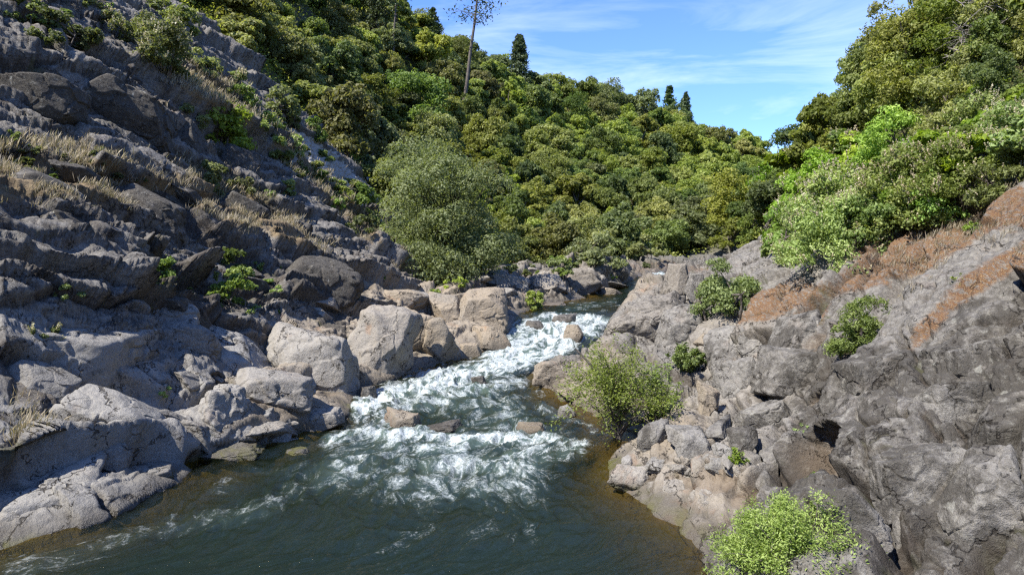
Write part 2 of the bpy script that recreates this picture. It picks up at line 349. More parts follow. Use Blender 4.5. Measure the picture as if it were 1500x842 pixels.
for pts in ([(1328, 490), (1345, 545), (1385, 600), (1415, 655), (1450, 720), (1500, 775)], [(1272, 505), (1268, 580), (1275, 660), (1285, 740), (1292, 842)], [(1330, 505), (1290, 560), (1272, 600)],
            [(1390, 590), (1440, 600), (1500, 608)], [(1440, 520), (1500, 528)], [(1280, 640), (1340, 625), (1372, 600)], [(1285, 735), (1340, 740), (1372, 700), (1400, 640)], [(1180, 640), (1230, 580), (1262, 555)],
            [(1100, 620), (1140, 570), (1190, 545), (1262, 548)], [(1490, 720), (1450, 760), (1380, 790)], [(1100, 480), (1150, 540), (1180, 640)], [(1050, 600), (1120, 560), (1200, 470), (1240, 440)], [(1350, 545), (1420, 500), (1500, 470)], [(1385, 600), (1330, 700), (1345, 842)], [(1430, 690), (1440, 842)], [(1010, 560), (1060, 500), (1130, 470)],
            [(0, 520), (90, 560), (180, 610), (270, 640)], [(60, 480), (160, 520), (230, 560), (275, 590)], [(345, 560), (365, 500), (400, 430)], [(500, 560), (505, 490), (530, 440)], [(600, 540), (590, 480), (575, 440)], [(100, 690), (150, 740), (175, 760)], [(0, 720), (60, 700), (120, 690)]):
    crackline(pts)
ZG = co2[:, 2].reshape(NR, NT)
# ---- what grows on and stains the rock
PX, PY = proj(co2); PX[y0 < 1] = -9999
N2 = normals(co2[:, 0].reshape(NR, NT), co2[:, 1].reshape(NR, NT), ZG).reshape(-1, 3)
big = fbm(co2*.5, 4, 301); mid = fbm(co2*1.7, 4, 302)
wob = np.stack([fbm(co2*.4, 3, 401), fbm(co2*.4, 3, 402)], 1)*26
qx, qy = PX+wob[:, 0], PY+wob[:, 1]
dark = np.maximum.reduce([polymask(qx, qy, [(-300, -200), (100, -100), (260, 60), (340, 150), (430, 230), (560, 360), (560, 410), (470, 450), (330, 480), (200, 490), (0, 440), (-300, 440)], 40)*.30,
                          polymask(qx, qy, [(1180, 480), (1330, 500), (1420, 440), (1520, 380), (1800, 400), (1800, 1000), (1180, 1000), (1230, 800), (1100, 740), (1150, 620)], 40)*.64,
                          polymask(qx, qy, [(400, 420), (470, 360), (540, 440), (500, 480)], 20)*.9])
orange = np.maximum.reduce([polymask(qx, qy, [(1040, 470), (1120, 425), (1200, 405), (1300, 350), (1400, 305), (1520, 262), (1520, 330), (1440, 350), (1380, 390), (1300, 410), (1200, 440), (1120, 462)], 12)*.95,
                            polymask(qx, qy, [(1320, 520), (1400, 455), (1520, 380), (1520, 340), (1420, 400), (1340, 470)], 12)*.95, polymask(qx, qy, [(1140, 470), (1170, 435), (1210, 440), (1200, 475), (1160, 490)], 8)*.8,
                            polymask(qx, qy, [(80, 90), (150, 95), (300, 170), (330, 215), (200, 160)], 12)*.5, polymask(qx, qy, [(60, 230), (130, 235), (170, 260), (90, 255)], 10)*.7, polymask(qx, qy, [(420, 200), (560, 330), (600, 390), (520, 350), (430, 260)], 22)*.6,
                            polymask(qx, qy, [(900, 375), (1000, 380), (1090, 400), (1000, 410), (930, 395)], 12)*.7, polymask(qx, qy, [(0, 0), (90, 0), (220, 90), (90, 70)], 14)*.4])
soil = np.maximum.reduce([polymask(qx, qy, [(-100, 235), (0, 215), (120, 225), (240, 262), (330, 250), (420, 300), (470, 370), (400, 350), (300, 310), (150, 290), (-100, 290)], 18)*.85, polymask(qx, qy, [(400, 205), (440, 190), (560, 320), (600, 380), (540, 350), (470, 280)], 16)*.7,
                          polymask(qx, qy, [(1280, 330), (1400, 285), (1520, 262), (1520, 380), (1400, 400), (1330, 440), (1300, 400)], 18)*.42, polymask(qx, qy, [(260, 90), (340, 130), (420, 200), (330, 200), (230, 120)], 16)*.7])
warm = np.maximum.reduce([polymask(qx, qy, [(340, 640), (360, 480), (480, 400), (640, 400), (780, 440), (780, 540), (640, 560), (500, 620)], 40)*.9, polymask(qx, qy, [(760, 580), (880, 500), (1080, 640), (1100, 760), (1000, 780), (880, 700)], 30)*.8,
                          polymask(qx, qy, [(700, 440), (760, 390), (960, 390), (960, 440), (800, 450)], 20)*.6, polymask(qx, qy, [(980, 640), (1020, 440), (1130, 440), (1180, 560), (1100, 640)], 30)*.3])
pale = np.maximum.reduce([polymask(qx, qy, [(-300, 900), (-300, 480), (40, 460), (280, 540), (430, 640), (280, 700), (150, 770)], 30)*.8, polymask(qx, qy, [(340, 560), (380, 440), (520, 430), (760, 450), (740, 540), (520, 600)], 30)*.6, polymask(qx, qy, [(885, 650), (1000, 650), (1080, 740), (1040, 780), (890, 720)], 14)*.9,
                          polymask(qx, qy, [(985, 600), (1030, 470), (1150, 480), (1180, 560), (1090, 640)], 25)*.5])
above = co2[:, 2]-zw
wet = ss(.62, .12, above+.25*mid)*(sd < 8)
alg = ss(.34, .08, above+.3*mid)*ss(-.5, -.05, above)*(sd < 2.5)*(y0 < 24)*ss(-.25, .35, big+.4*mid)
green = ss(.25, .6, crack_attr)*ss(.15, .6, mid)*.5
def c01(a): return np.clip(a, 0, 1)
attrs = {'ma': np.stack([c01(dark), c01(orange), c01(np.maximum(soil, 0)), c01(warm)], 1), 'mb': np.stack([c01(wet), c01(alg), c01(green), c01(pale)], 1), 'mc': np.stack([c01(crack_attr), c01(fmask), blk, c01(hollow)], 1)}

def N(nt, typ, **kw): return nd(nt, typ, **kw)
def newmat(name):
    m = bpy.data.materials.new(name); m.use_nodes = True; m.node_tree.nodes.clear(); return m, m.node_tree
def mathn(nt, op, a, b=None, c=None, clamp=False):
    n_ = nt.nodes.new('ShaderNodeMath'); n_.operation = op; n_.use_clamp = clamp
    for i_, v in enumerate((a, b, c)):
        if v is None: continue
        if isinstance(v, (int, float)): n_.inputs[i_].default_value = v
        else: nt.links.new(v, n_.inputs[i_])
    return n_.outputs[0]
def mixc(nt, f, a, b, mode='MIX'):
    n_ = nt.nodes.new('ShaderNodeMix'); n_.data_type = 'RGBA'; n_.blend_type = mode
    for key, v in (('Factor', f), ('A', a), ('B', b)):
        if isinstance(v, (int, float)): n_.inputs[key].default_value = v
        elif isinstance(v, tuple): n_.inputs[key].default_value = v if len(v) == 4 else v+(1,)
        else: nt.links.new(v, n_.inputs[key])
    return n_.outputs['Result']
def noise(nt, vec, sc, det=4, rough=.55, dist=0., typ=None):
    n_ = nt.nodes.new('ShaderNodeTexNoise'); n_.inputs['Scale'].default_value = sc; n_.inputs['Detail'].default_value = det; n_.inputs['Roughness'].default_value = rough; n_.inputs['Distortion'].default_value = dist
    nt.links.new(vec, n_.inputs['Vector']); return n_.outputs['Fac']
def step(nt, v, a, b):
    n_ = nt.nodes.new('ShaderNodeMapRange'); n_.interpolation_type = 'SMOOTHSTEP'; n_.inputs['From Min'].default_value = a; n_.inputs['From Max'].default_value = b
    nt.links.new(v, n_.inputs['Value']); return n_.outputs['Result']
def attr(nt, name):
    n_ = nt.nodes.new('ShaderNodeAttribute'); n_.attribute_name = name; s_ = nt.nodes.new('ShaderNodeSeparateColor'); nt.links.new(n_.outputs['Color'], s_.inputs['Color'])
    return s_.outputs['Red'], s_.outputs['Green'], s_.outputs['Blue'], n_.outputs['Alpha']
def rock_material():
    m, t = newmat('granite'); Lk = t.links.new
    geo = nd(t, 'ShaderNodeNewGeometry'); pos = geo.outputs['Position']
    d, o, s_, w = attr(t, 'ma'); wet_, alg_, gr_, pal = attr(t, 'mb'); ck, fo, bl, hol = attr(t, 'mc')
    nr = noise(t, pos, 1.7, 9, .74, .3); ns = noise(t, pos, 7., 8, .75); n1 = noise(t, pos, .55, 5); n2 = noise(t, pos, 2.6, 6, .62, .6); n3 = noise(t, pos, 11, 5, .65); n4 = noise(t, pos, 55, 3, .6)
    mp_ = nd(t, 'ShaderNodeMapping'); mp_.inputs['Rotation'].default_value = (.25, .1, .38); mp_.inputs['Scale'].default_value = (5, .7, 4); Lk(pos, mp_.inputs['Vector'])
    st = noise(t, mp_.outputs['Vector'], 1.6, 5, .6, .4)
    base = mixc(t, step(t, ns, .34, .66), (.088, .083, .077), (.240, .230, .214))
    base = mixc(t, mathn(t, 'MULTIPLY', step(t, n4, .45, .7), .55), base, (.27, .26, .25))
    base = mixc(t, mathn(t, 'MULTIPLY', step(t, st, .5, .66), .5), base, (.13, .125, .13))
    base = mixc(t, mathn(t, 'MULTIPLY', step(t, n2, .5, .72), .4), base, (.24, .22, .20))
    # warm clean granite and pale washed granite
    wf = mathn(t, 'MULTIPLY', w, step(t, n1, .18, .5))
    base = mixc(t, mathn(t, 'MULTIPLY', wf, .9), base, mixc(t, n3, (.19, .155, .115), (.37, .31, .235)))
    base = mixc(t, mathn(t, 'MULTIPLY', mathn(t, 'MULTIPLY', pal, mathn(t, 'SUBTRACT', 1.0, mathn(t, 'MULTIPLY', w, .7))), mathn(t, 'MULTIPLY', step(t, n2, .2, .55), .72)), base, mixc(t, n3, (.245, .24, .235), (.44, .43, .41)))
    # rusty drips
    base = mixc(t, mathn(t, 'MULTIPLY', mathn(t, 'MULTIPLY', step(t, noise(t, pos, .9, 4, .6, 1.0), .58, .72), .5), mathn(t, 'ADD', w, .15)), base, (.26, .13, .06))
    # black lichen crust
    df = step(t, mathn(t, 'ADD', mathn(t, 'MULTIPLY', nr, .95), mathn(t, 'ADD', mathn(t, 'MULTIPLY', d, .36), mathn(t, 'MULTIPLY', n1, .34))), .74, .90)
    base = mixc(t, mathn(t, 'MULTIPLY', df, .88), base, mixc(t, n4, (.028, .026, .023), (.088, .081, .072)))
    # pale lichen dots
    v = nd(t, 'ShaderNodeTexVoronoi'); v.inputs['Scale'].default_value = 2.4; wv = nd(t, 'ShaderNodeVectorMath'); wv.operation = 'ADD'; nc = nd(t, 'ShaderNodeTexNoise'); nc.inputs['Scale'].default_value = 6
    Lk(pos, nc.inputs['Vector']); sc_ = nd(t, 'ShaderNodeVectorMath'); sc_.operation = 'SCALE'; sc_.inputs['Scale'].default_value = .3; Lk(nc.outputs['Color'], sc_.inputs[0]); Lk(pos, wv.inputs[0]); Lk(sc_.outputs[0], wv.inputs[1]); Lk(wv.outputs[0], v.inputs['Vector'])
    sepv = nd(t, 'ShaderNodeSeparateColor'); Lk(v.outputs['Color'], sepv.inputs['Color'])
    lic = mathn(t, 'MULTIPLY', step(t, v.outputs['Distance'], .22, .14), step(t, sepv.outputs['Red'], .88, .9))
    spk = mathn(t, 'MULTIPLY', step(t, ns, .54, .68), .62)
    lic = mathn(t, 'MULTIPLY', mathn(t, 'MAXIMUM', lic, spk), mathn(t, 'MULTIPLY', mathn(t, 'ADD', d, .1), .9))
    base = mixc(t, lic, base, mixc(t, n4, (.20, .20, .19), (.40, .40, .36)))
    # orange dry moss
    of = step(t, mathn(t, 'ADD', mathn(t, 'MULTIPLY', o, .56), mathn(t, 'ADD', mathn(t, 'MULTIPLY', n2, .6), mathn(t, 'ADD', mathn(t, 'MULTIPLY', st, .35), mathn(t, 'MULTIPLY', n3, .3)))), .85, 1.14)
    om = mixc(t, n3, (.075, .036, .020), (.185, .092, .043))
    of = mathn(t, 'MULTIPLY', of, mathn(t, 'SUBTRACT', 1.0, mathn(t, 'MULTIPLY', step(t, noise(t, mp_.outputs['Vector'], 3.2, 6, .7, .5), .50, .60), .85)))
    of = mathn(t, 'MULTIPLY', of, step(t, ns, .34, .46))
    base = mixc(t, mathn(t, 'MULTIPLY', of, .95), base, mixc(t, step(t, n4, .5, .7), om, (.36, .26, .12)))
    # soil, leaf litter, straw
    sf = step(t, mathn(t, 'ADD', mathn(t, 'MULTIPLY', s_, .7), mathn(t, 'ADD', mathn(t, 'MULTIPLY', n2, .5), mathn(t, 'MULTIPLY', n3, .3))), .72, .92)
    base = mixc(t, sf, base, mixc(t, n4, mixc(t, n3, (.075, .056, .040), (.17, .125, .08)), (.28, .22, .135)))
    base = mixc(t, mathn(t, 'MULTIPLY', ck, mathn(t, 'ADD', .45, mathn(t, 'MULTIPLY', step(t, n3, .3, .6), .45))), base, (.05, .04, .032))
    # joints: a broken net of thin dark cracks
    wj = nd(t, 'ShaderNodeVectorMath'); wj.operation = 'SCALE'; wj.inputs['Scale'].default_value = .55; Lk(nc.outputs['Color'], wj.inputs[0]); wk = nd(t, 'ShaderNodeVectorMath'); wk.operation = 'ADD'; Lk(pos, wk.inputs[0]); Lk(wj.outputs[0], wk.inputs[1])
    mj = nd(t, 'ShaderNodeMapping'); mj.inputs['Rotation'].default_value = (.3, .35, .5); mj.inputs['Scale'].default_value = (1, .45, 1); Lk(wk.outputs[0], mj.inputs['Vector'])
    vj = nd(t, 'ShaderNodeTexVoronoi'); vj.feature = 'DISTANCE_TO_EDGE'; vj.inputs['Scale'].default_value = .85; Lk(mj.outputs['Vector'], vj.inputs['Vector'])
    jt = mathn(t, 'MULTIPLY', step(t, vj.outputs['Distance'], .022, .008), mathn(t, 'MULTIPLY', step(t, nr, .46, .56), mathn(t, 'SUBTRACT', 1.0, fo)))
    base = mixc(t, mathn(t, 'MULTIPLY', jt, .85), base, (.035, .03, .025))
    base = mixc(t, mathn(t, 'MULTIPLY', gr_, .8), base, (.07, .085, .025))
    base = mixc(t, mathn(t, 'MULTIPLY', hol, .45), base, (.15, .11, .075))
    base = mixc(t, fo, base, mixc(t, step(t, n2, .35, .65), (.03, .036, .014), (.075, .07, .035)))
    base = mixc(t, mathn(t, 'MULTIPLY', wet_, .62), base, (.06, .052, .042))
    base = mixc(t, mathn(t, 'MULTIPLY', alg_, step(t, n2, .35, .6)), base, mixc(t, n3, (.055, .058, .014), (.15, .145, .06)))
    base = mixc(t, 1.0, base, (1.02, 1.0, .935), 'MULTIPLY')
    b = nd(t, 'ShaderNodeBsdfPrincipled'); Lk(base, b.inputs['Base Color']); b.inputs['Specular IOR Level'].default_value = .25
    Lk(mathn(t, 'SUBTRACT', .85, mathn(t, 'MULTIPLY', wet_, .5)), b.inputs['Roughness'])
    hgt = mathn(t, 'ADD', mathn(t, 'MULTIPLY', ns, .16), mathn(t, 'SUBTRACT', mathn(t, 'ADD', mathn(t, 'MULTIPLY', n3, .12), mathn(t, 'MULTIPLY', n4, .05)), mathn(t, 'MULTIPLY', jt, .10)))
    bp = nd(t, 'ShaderNodeBump'); bp.inputs['Strength'].default_value = 1; bp.inputs['Distance'].default_value = .4; Lk(hgt, bp.inputs['Height']); Lk(bp.outputs['Normal'], b.inputs['Normal'])
    oo = nd(t, 'ShaderNodeOutputMaterial'); Lk(b.outputs['BSDF'], oo.inputs['Surface']); return m
ROCK = rock_material()
ii = np.arange(NR*NT).reshape(NR, NT); jn = np.roll(ii, -1, 1)
Fq = np.stack([ii[:-1], jn[:-1], jn[1:], ii[1:]], -1).reshape(-1, 4)[:, ::-1]
terr = obj('terrain', mesh('terrain', co2, Fq, attrs), ROCK); tag(terr, 'grey granite bedrock banks and wooded hillsides of the river canyon', None, kind='structure')
# ------------------------------------------------------------------ the river
wt = np.radians(np.linspace(-82, 60, 1000)); wr = np.geomspace(1.5, 120, 760)
WT, WR = np.meshgrid(wt, wr); wx, wy = (WR*np.sin(WT)).ravel(), (WR*np.cos(WT)).ravel()
wsd = seg_d2(np.stack([wx, wy], 1), river)
keepv = wsd < .9
def edge_x(poly, ys):
    p_ = poly[np.argsort(poly[:, 1])]; return np.interp(ys, p_[:, 1], p_[:, 0])
xc = (edge_x(pl(*Lp), wy)+edge_x(pl(*Rp), wy))/2
wz = water_level(wx, wy).astype(np.float32)
wpx, wpy = proj(np.stack([wx, wy, wz], 1))
wpx2 = wpx + 14*fbm(np.stack([wx*.7, wy*.7, wx*0], 1), 3, 500); wpy2 = wpy + 9*fbm(np.stack([wx*.7, wy*.7, wx*0], 1), 3, 511)
foam = np.full(len(wx), .05, np.float32)
def stroke(pts, w, s):
    d_ = polyline_d(wpx2, wpy2, pts); foam[:] = np.maximum(foam, s*np.exp(-(d_/w)**2))
foam = np.maximum(foam, (.74+.22*fbm(np.stack([wx*.8, wy*.5, wz], 1), 3, 541))*polymask(wpx2, wpy2, [(748, 470), (800, 462), (908, 462), (890, 490), (850, 512), (775, 548), (690, 535), (735, 500)], 12))
for a_ in (([(745, 535), (660, 556), (590, 572), (525, 602)], 24, .80), ([(760, 560), (690, 575), (620, 590), (560, 600)], 18, .62), ([(480, 645), (530, 632), (575, 648)], 20, .72), ([(545, 612), (600, 632), (660, 640)], 13, .66),
           ([(610, 640), (680, 652), (740, 644), (800, 648), (850, 660)], 15, .78), ([(620, 690), (700, 684), (770, 694), (830, 664)], 26, .58), ([(610, 664), (680, 664)], 14, .7), ([(740, 672), (850, 668)], 14, .66), ([(690, 720), (760, 700), (800, 690)], 24, .5), ([(430, 715), (590, 695), (700, 735), (790, 735)], 34, .32),  # faint last stroke paints light sparkle of the ripples as white flecks
           ([(20, 838), (150, 800), (260, 770), (410, 742)], 26, .40), ([(300, 720), (420, 690), (500, 672)], 16, .32), ([(790, 602), (850, 618), (880, 640)], 9, .5), ([(640, 610), (720, 600), (790, 570)], 20, .42), ([(940, 428), (956, 416), (968, 407)], 13, .95), ([(520, 800), (640, 770), (780, 790)], 40, .24), ([(560, 646), (592, 640), (640, 648)], 10, .8), ([(745, 645), (778, 644), (830, 652)], 8, .8), ([(676, 570), (700, 566), (716, 580)], 9, .75), ([(650, 590), (740, 600)], 30, .5), ([(560, 700), (640, 720), (740, 660)], 40, .42), ([(830, 450), (905, 445)], 6, .45)):  # lower left stroke: foam bits plus light glints painted in as white
    stroke(*a_)
foam = np.maximum(foam, (.36+.34*fbm(np.stack([wx*.35, wy*.22, 0*wx], 1), 3, 540))*polymask(wpx2, wpy2, [(470, 650), (560, 600), (740, 560), (850, 640), (850, 700), (780, 760), (600, 750), (430, 730)], 55))
foam *= ss(.5, -.15, wsd)*.6+.4
flow = np.stack([wy*.55 + .12*wx, (wx-xc), wz], 1).astype(np.float32)
fw = flow + .35*np.stack([fbm(flow*.9, 3, 520), fbm(flow*.9, 3, 521), 0*wx], 1)
rough_w = np.clip(.46 + 1.1*foam + .35*ss(12, 22, wy)*ss(45, 34, wy), 0, 1.25)
wave = fbm(fw*np.array([1.1, .8, 1]), 3, 530)*.10 + fbm(fw*np.array([2.6, 2.2, 1]), 3, 531, ridge=True)*.085 + fbm(fw*np.array([6, 5, 1]), 3, 532, ridge=True)*.028
wz2 = wz + wave*rough_w + .42*np.clip(foam-.30, 0, 1)*(.15+fbm(fw*np.array([2.4, 2.0, 1]), 4, 533, ridge=True))
wco = np.stack([wx, wy, wz2], 1)
gz = np.zeros(len(wx), np.float32)
fi = np.interp(WR.ravel(), rr, np.arange(NR)); fj = np.interp(WT.ravel(), th, np.arange(NT)); i0 = np.clip(fi.astype(int), 0, NR-2); j0 = np.clip(fj.astype(int), 0, NT-2)
aa, bb = fi-i0, fj-j0
gz = ZG[i0, j0]*(1-aa)*(1-bb)+ZG[i0+1, j0]*aa*(1-bb)+ZG[i0, j0+1]*(1-aa)*bb+ZG[i0+1, j0+1]*aa*bb
depth = np.clip(wz-gz, 0, 3)
iw = np.arange(len(wx)).reshape(len(wr), len(wt))
Fw = np.stack([iw[:-1, :-1], iw[1:, :-1], iw[1:, 1:], iw[:-1, 1:]], -1).reshape(-1, 4)
Fw = Fw[keepv[Fw].any(1)]
used = np.unique(Fw); rm = np.zeros(len(wx), int); rm[used] = np.arange(len(used))
def water_material():
    m, t = newmat('river_water'); Lk = t.links.new
    fo, dp, ru, _ = attr(t, 'wa'); fl = nd(t, 'ShaderNodeAttribute'); fl.attribute_name = 'flow'; fv = fl.outputs['Vector']
    geo = nd(t, 'ShaderNodeNewGeometry'); pos = geo.outputs['Position']
    a = noise(t, fv, 1.5, 6, .62, 1.6); b_ = noise(t, fv, 5.0, 5, .62, 1.2); c_ = noise(t, pos, 16, 3, .6, .5)
    rid = mathn(t, 'SUBTRACT', 1.0, mathn(t, 'MULTIPLY', mathn(t, 'ABSOLUTE', mathn(t, 'SUBTRACT', b_, .5)), 4.2))
    rid2 = mathn(t, 'SUBTRACT', 1.0, mathn(t, 'MULTIPLY', mathn(t, 'ABSOLUTE', mathn(t, 'SUBTRACT', a, .5)), 3.4))
    n_ = mathn(t, 'ADD', mathn(t, 'MULTIPLY', a, .66), mathn(t, 'ADD', mathn(t, 'MULTIPLY', rid, .10), mathn(t, 'ADD', mathn(t, 'MULTIPLY', rid2, .08), mathn(t, 'MULTIPLY', c_, .13))))
    nn_ = nd(t, 'ShaderNodeMapRange'); nn_.inputs['From Min'].default_value = .36; nn_.inputs['From Max'].default_value = .72; Lk(n_, nn_.inputs['Value'])
    f = step(t, mathn(t, 'ADD', nn_.outputs['Result'], mathn(t, 'MULTIPLY', fo, .82)), .83, 1.40)
    aer = step(t, mathn(t, 'ADD', mathn(t, 'MULTIPLY', fo, 1.0), mathn(t, 'MULTIPLY', a, .35)), .40, 1.05)
    deepc = mixc(t, aer, mixc(t, a, (.004, .007, .004), (.010, .017, .009)), (.075, .108, .090))
    dif = nd(t, 'ShaderNodeBsdfDiffuse'); Lk(deepc, dif.inputs['Color'])
    tr = nd(t, 'ShaderNodeBsdfTransparent'); tr.inputs['Color'].default_value = (.74, .64, .34, 1)
    dm = mathn(t, 'MAXIMUM', mathn(t, 'POWER', mathn(t, 'MULTIPLY', dp, 1/1.5, clamp=True), .8), aer)
    body = nd(t, 'ShaderNodeMixShader'); Lk(dm, body.inputs[0]); Lk(tr.outputs[0], body.inputs[1]); Lk(dif.outputs[0], body.inputs[2])
    gl = nd(t, 'ShaderNodeBsdfGlossy'); gl.inputs['Roughness'].default_value = .04; gl.inputs['Color'].default_value = (.90, .80, .55, 1)
    hb = mathn(t, 'ADD', mathn(t, 'MULTIPLY', noise(t, fv, 6, 6, .66, .8), .7), mathn(t, 'MULTIPLY', noise(t, pos, 18, 4, .65, .6), .28))
    bp = nd(t, 'ShaderNodeBump'); bp.inputs['Strength'].default_value = .6; bp.inputs['Distance'].default_value = .10; Lk(hb, bp.inputs['Height'])
    Lk(bp.outputs['Normal'], gl.inputs['Normal']); fr = nd(t, 'ShaderNodeFresnel'); fr.inputs['IOR'].default_value = 1.33; Lk(bp.outputs['Normal'], fr.inputs['Normal'])
    surf = nd(t, 'ShaderNodeMixShader'); fr0 = nd(t, 'ShaderNodeFresnel'); fr0.inputs['IOR'].default_value = 1.33
    Lk(mathn(t, 'ADD', mathn(t, 'MULTIPLY', mathn(t, 'MINIMUM', fr.outputs[0], .6), .25), mathn(t, 'MULTIPLY', mathn(t, 'MINIMUM', fr0.outputs[0], .5), .04)), surf.inputs[0]); Lk(body.outputs[0], surf.inputs[1]); Lk(gl.outputs[0], surf.inputs[2])
    fd = nd(t, 'ShaderNodeBsdfPrincipled'); fd.inputs['Roughness'].default_value = .6; fd.inputs['Specular IOR Level'].default_value = .3
    Lk(mixc(t, step(t, c_, .3, .7), (.36, .41, .41), (.66, .69, .68)), fd.inputs['Base Color'])
    bf = nd(t, 'ShaderNodeBump'); bf.inputs['Strength'].default_value = .7; bf.inputs['Distance'].default_value = .2; Lk(n_, bf.inputs['Height']); Lk(bf.outputs['Normal'], fd.inputs['Normal'])
    al = nd(t, 'ShaderNodeMixShader'); Lk(mathn(t, 'MULTIPLY', f, .90), al.inputs[0]); Lk(surf.outputs[0], al.inputs[1]); Lk(fd.outputs[0], al.inputs[2])
    oo = nd(t, 'ShaderNodeOutputMaterial'); Lk(al.outputs[0], oo.inputs['Surface']); return m
wm = mesh('river_water', wco[used], rm[Fw], {'wa': np.stack([foam, depth, rough_w, 0*foam+1], 1)[used]})
fa = wm.attributes.new('flow', 'FLOAT_VECTOR', 'POINT'); fa.data.foreach_set('vector', np.ascontiguousarray(fw[used], np.float32).ravel())
river_o = tag(obj('river_water', wm, water_material()), 'dark green river water with white foam and rapids running between granite banks', None, kind='structure')
# ------------------------------------------------------------------ boulders
def ico(sub):
    bm = bmesh.new(); bmesh.ops.create_icosphere(bm, subdivisions=sub, radius=1)
    V = np.array([v.co[:] for v in bm.verts]); F = np.array([[v.index for v in f.verts] for f in bm.faces]); bm.free(); return V, F
ICO = {k: ico(k) for k in (4, 5, 6, 7)}
def boulder_mesh(seed, size, sharp=30, planes=11, sub=6, rough=.035, ang=(0, 0, 0), strata=0.):
    rs = np.random.RandomState(seed); U, F = ICO[sub]
    n_ = rs.normal(size=(planes, 3)); n_ /= np.linalg.norm(n_, axis=1, keepdims=True); d = rs.uniform(.5, .85, planes)
    n_ = np.concatenate([n_, [[0, 0, 1.], [.2, -.97, .15], [-.9, -.3, .3], [.9, -.2, .3]]]); d = np.concatenate([d, rs.uniform(.6, .85, 4)])
    a = np.clip((U @ n_.T)/d, 0, None); r = (a**sharp).sum(1)**(-1/sharp)
    V = U*r[:, None]
    o = rs.uniform(0, 90, 3)
    V = V*(1 + rough*2.0*fbm(V*1.5+o, 4, 7) [:, None] + rough*.9*fbm(V*5+o, 3, 9)[:, None])
    F1_, F2_, c1_, c2_, c3_, _o = cell(V*2.1+.12*np.stack([fbm(V*3, 2, 1), fbm(V*3, 2, 2), fbm(V*3, 2, 3)], 1)*3+o, seed, .9); e_ = F2_-F1_
    V = V*(1+((c1_-.5)*.09*ss(0, .10, e_)-.035*np.exp(-(e_/.05)**2))[:, None]*(1 if sharp > 9 else .4))
    if strata: V = V*(1+strata*np.sin(9*(V@np.array([.3, .2, .93]))+3*fbm(V*1.2+o, 3, 5))[:, None]*.03)
    V = V*np.array(size)/2
    from mathutils import Euler
    M = np.array(Euler(ang).to_matrix()); V = V @ M.T
    return V, F
def rock_attrs(Vw, dark=0, orange=0, soil=0, warm=0, pale=0, wl=None, alg=0.):
    n_ = len(Vw); one = np.ones(n_)
    if wl is None: wetv = 0*one; ag = 0*one
    else:
        a = Vw[:, 2]-wl + .12*fbm(Vw*1.5, 2, 3); wetv = ss(.5, .12, a); ag = alg*ss(.3, .08, a)*ss(-.5, -.05, a)
    return {'ma': np.stack([dark*one, orange*one, soil*one, warm*one], 1), 'mb': np.stack([wetv, ag, 0*one, pale*one], 1), 'mc': np.stack([0*one, 0*one, one*.5, 0*one], 1)}
def boulder(px, py, w, h, label, dpx=None, seed=0, rot=None, sink=.25, tilt=(0, 0), group=None, z=None, sharp=30, sub=6, rough=.035, name='boulder', water=False, strata=0., Y=None, **kw):
    """a boulder whose foot shows at pixel (px, py), w x h pixels in size"""
    if Y is not None: base = P(px, py, Y)
    elif z is not None: base = Wz(px, py, z)
    else: base = hit(px, py)
    if base is None: print('no hit', label); return None
    sc = math.hypot(base[0], base[1])/FPX*math.cos(math.atan2(base[0], base[1]))*1.0
    sx, sz = w*sc, h*sc; sy = (dpx or w*.85)*sc
    sz = sz/(1-sink)
    rs = np.random.RandomState(seed+77); rz = math.atan2(-base[0], base[1])*.6 if rot is None else R(rot)
    V, F = boulder_mesh(seed, (sx*1.1, sy, sz*1.1), sharp=sharp, sub=sub, rough=rough, ang=(R(tilt[0]), R(tilt[1]), rz), strata=strata)
    loc = np.array([base[0]*(1+sy*.32/base[1]), base[1]+sy*.32, base[2]+sz*(.5-sink)])
    wl = float(water_level(loc[0], loc[1])) if water else None
    V = V.astype(np.float32)
    me = mesh(name, V, F, rock_attrs(V+loc, wl=wl, **kw))
    o = obj(name, me, ROCK, loc=loc); tag(o, label, 'boulder' if name == 'boulder' else name.replace('_', ' '), group); return o
BW = dict(warm=.95, pale=.2); BG = dict(pale=.4); BD = dict(dark=.75)
# in the river
boulder(592, 632, 62, 28, 'low tan boulder breaking the rapids left of mid river', seed=1, z=0, water=True, warm=.8, sink=.4)
boulder(648, 634, 50, 10, 'dark wet flat rock awash beside the low tan boulder in the rapids', seed=2, z=0, water=True, dark=.6, sink=.5)
boulder(778, 639, 54, 20, 'flat orange brown rock alone in the middle of the rapids', seed=3, z=0, water=True, warm=1, orange=.35, sink=.4)
boulder(829, 611, 30, 18, 'small pale pointed rock in calm water before the willow', seed=4, z=0, water=True, pale=.9, sink=.35)
boulder(700, 562, 28, 13, 'small grey round rock in the foam below the waterfall', seed=5, z=.1, water=True, dark=.3, sink=.4)
boulder(842, 498, 32, 25, 'brown pointed rock standing in the white waterfall', seed=6, z=.7, water=True, warm=.8, dark=.2, sink=.3)
boulder(825, 476, 40, 16, 'dark rock half drowned at the lip of the waterfall', seed=7, z=1.1, water=True, dark=.5, sink=.5)
boulder(780, 482, 40, 14, 'grey rock under the flow at left of the waterfall lip', seed=8, z=1.0, water=True, dark=.4, sink=.5)
boulder(538, 585, 34, 22, 'dark wet rock at the foot of the left bank slabs', seed=9, z=0, water=True, dark=.5, sink=.35)
boulder(437, 668, 52, 10, 'mossy yellow green stone just breaking the water', seed=10, z=0, water=True, alg=1, sink=.6)
boulder(330, 676, 120, 22, 'long flat ledge stone with green moss at the left waterline', seed=11, z=0, water=True, alg=1, dark=.2, sink=.5)
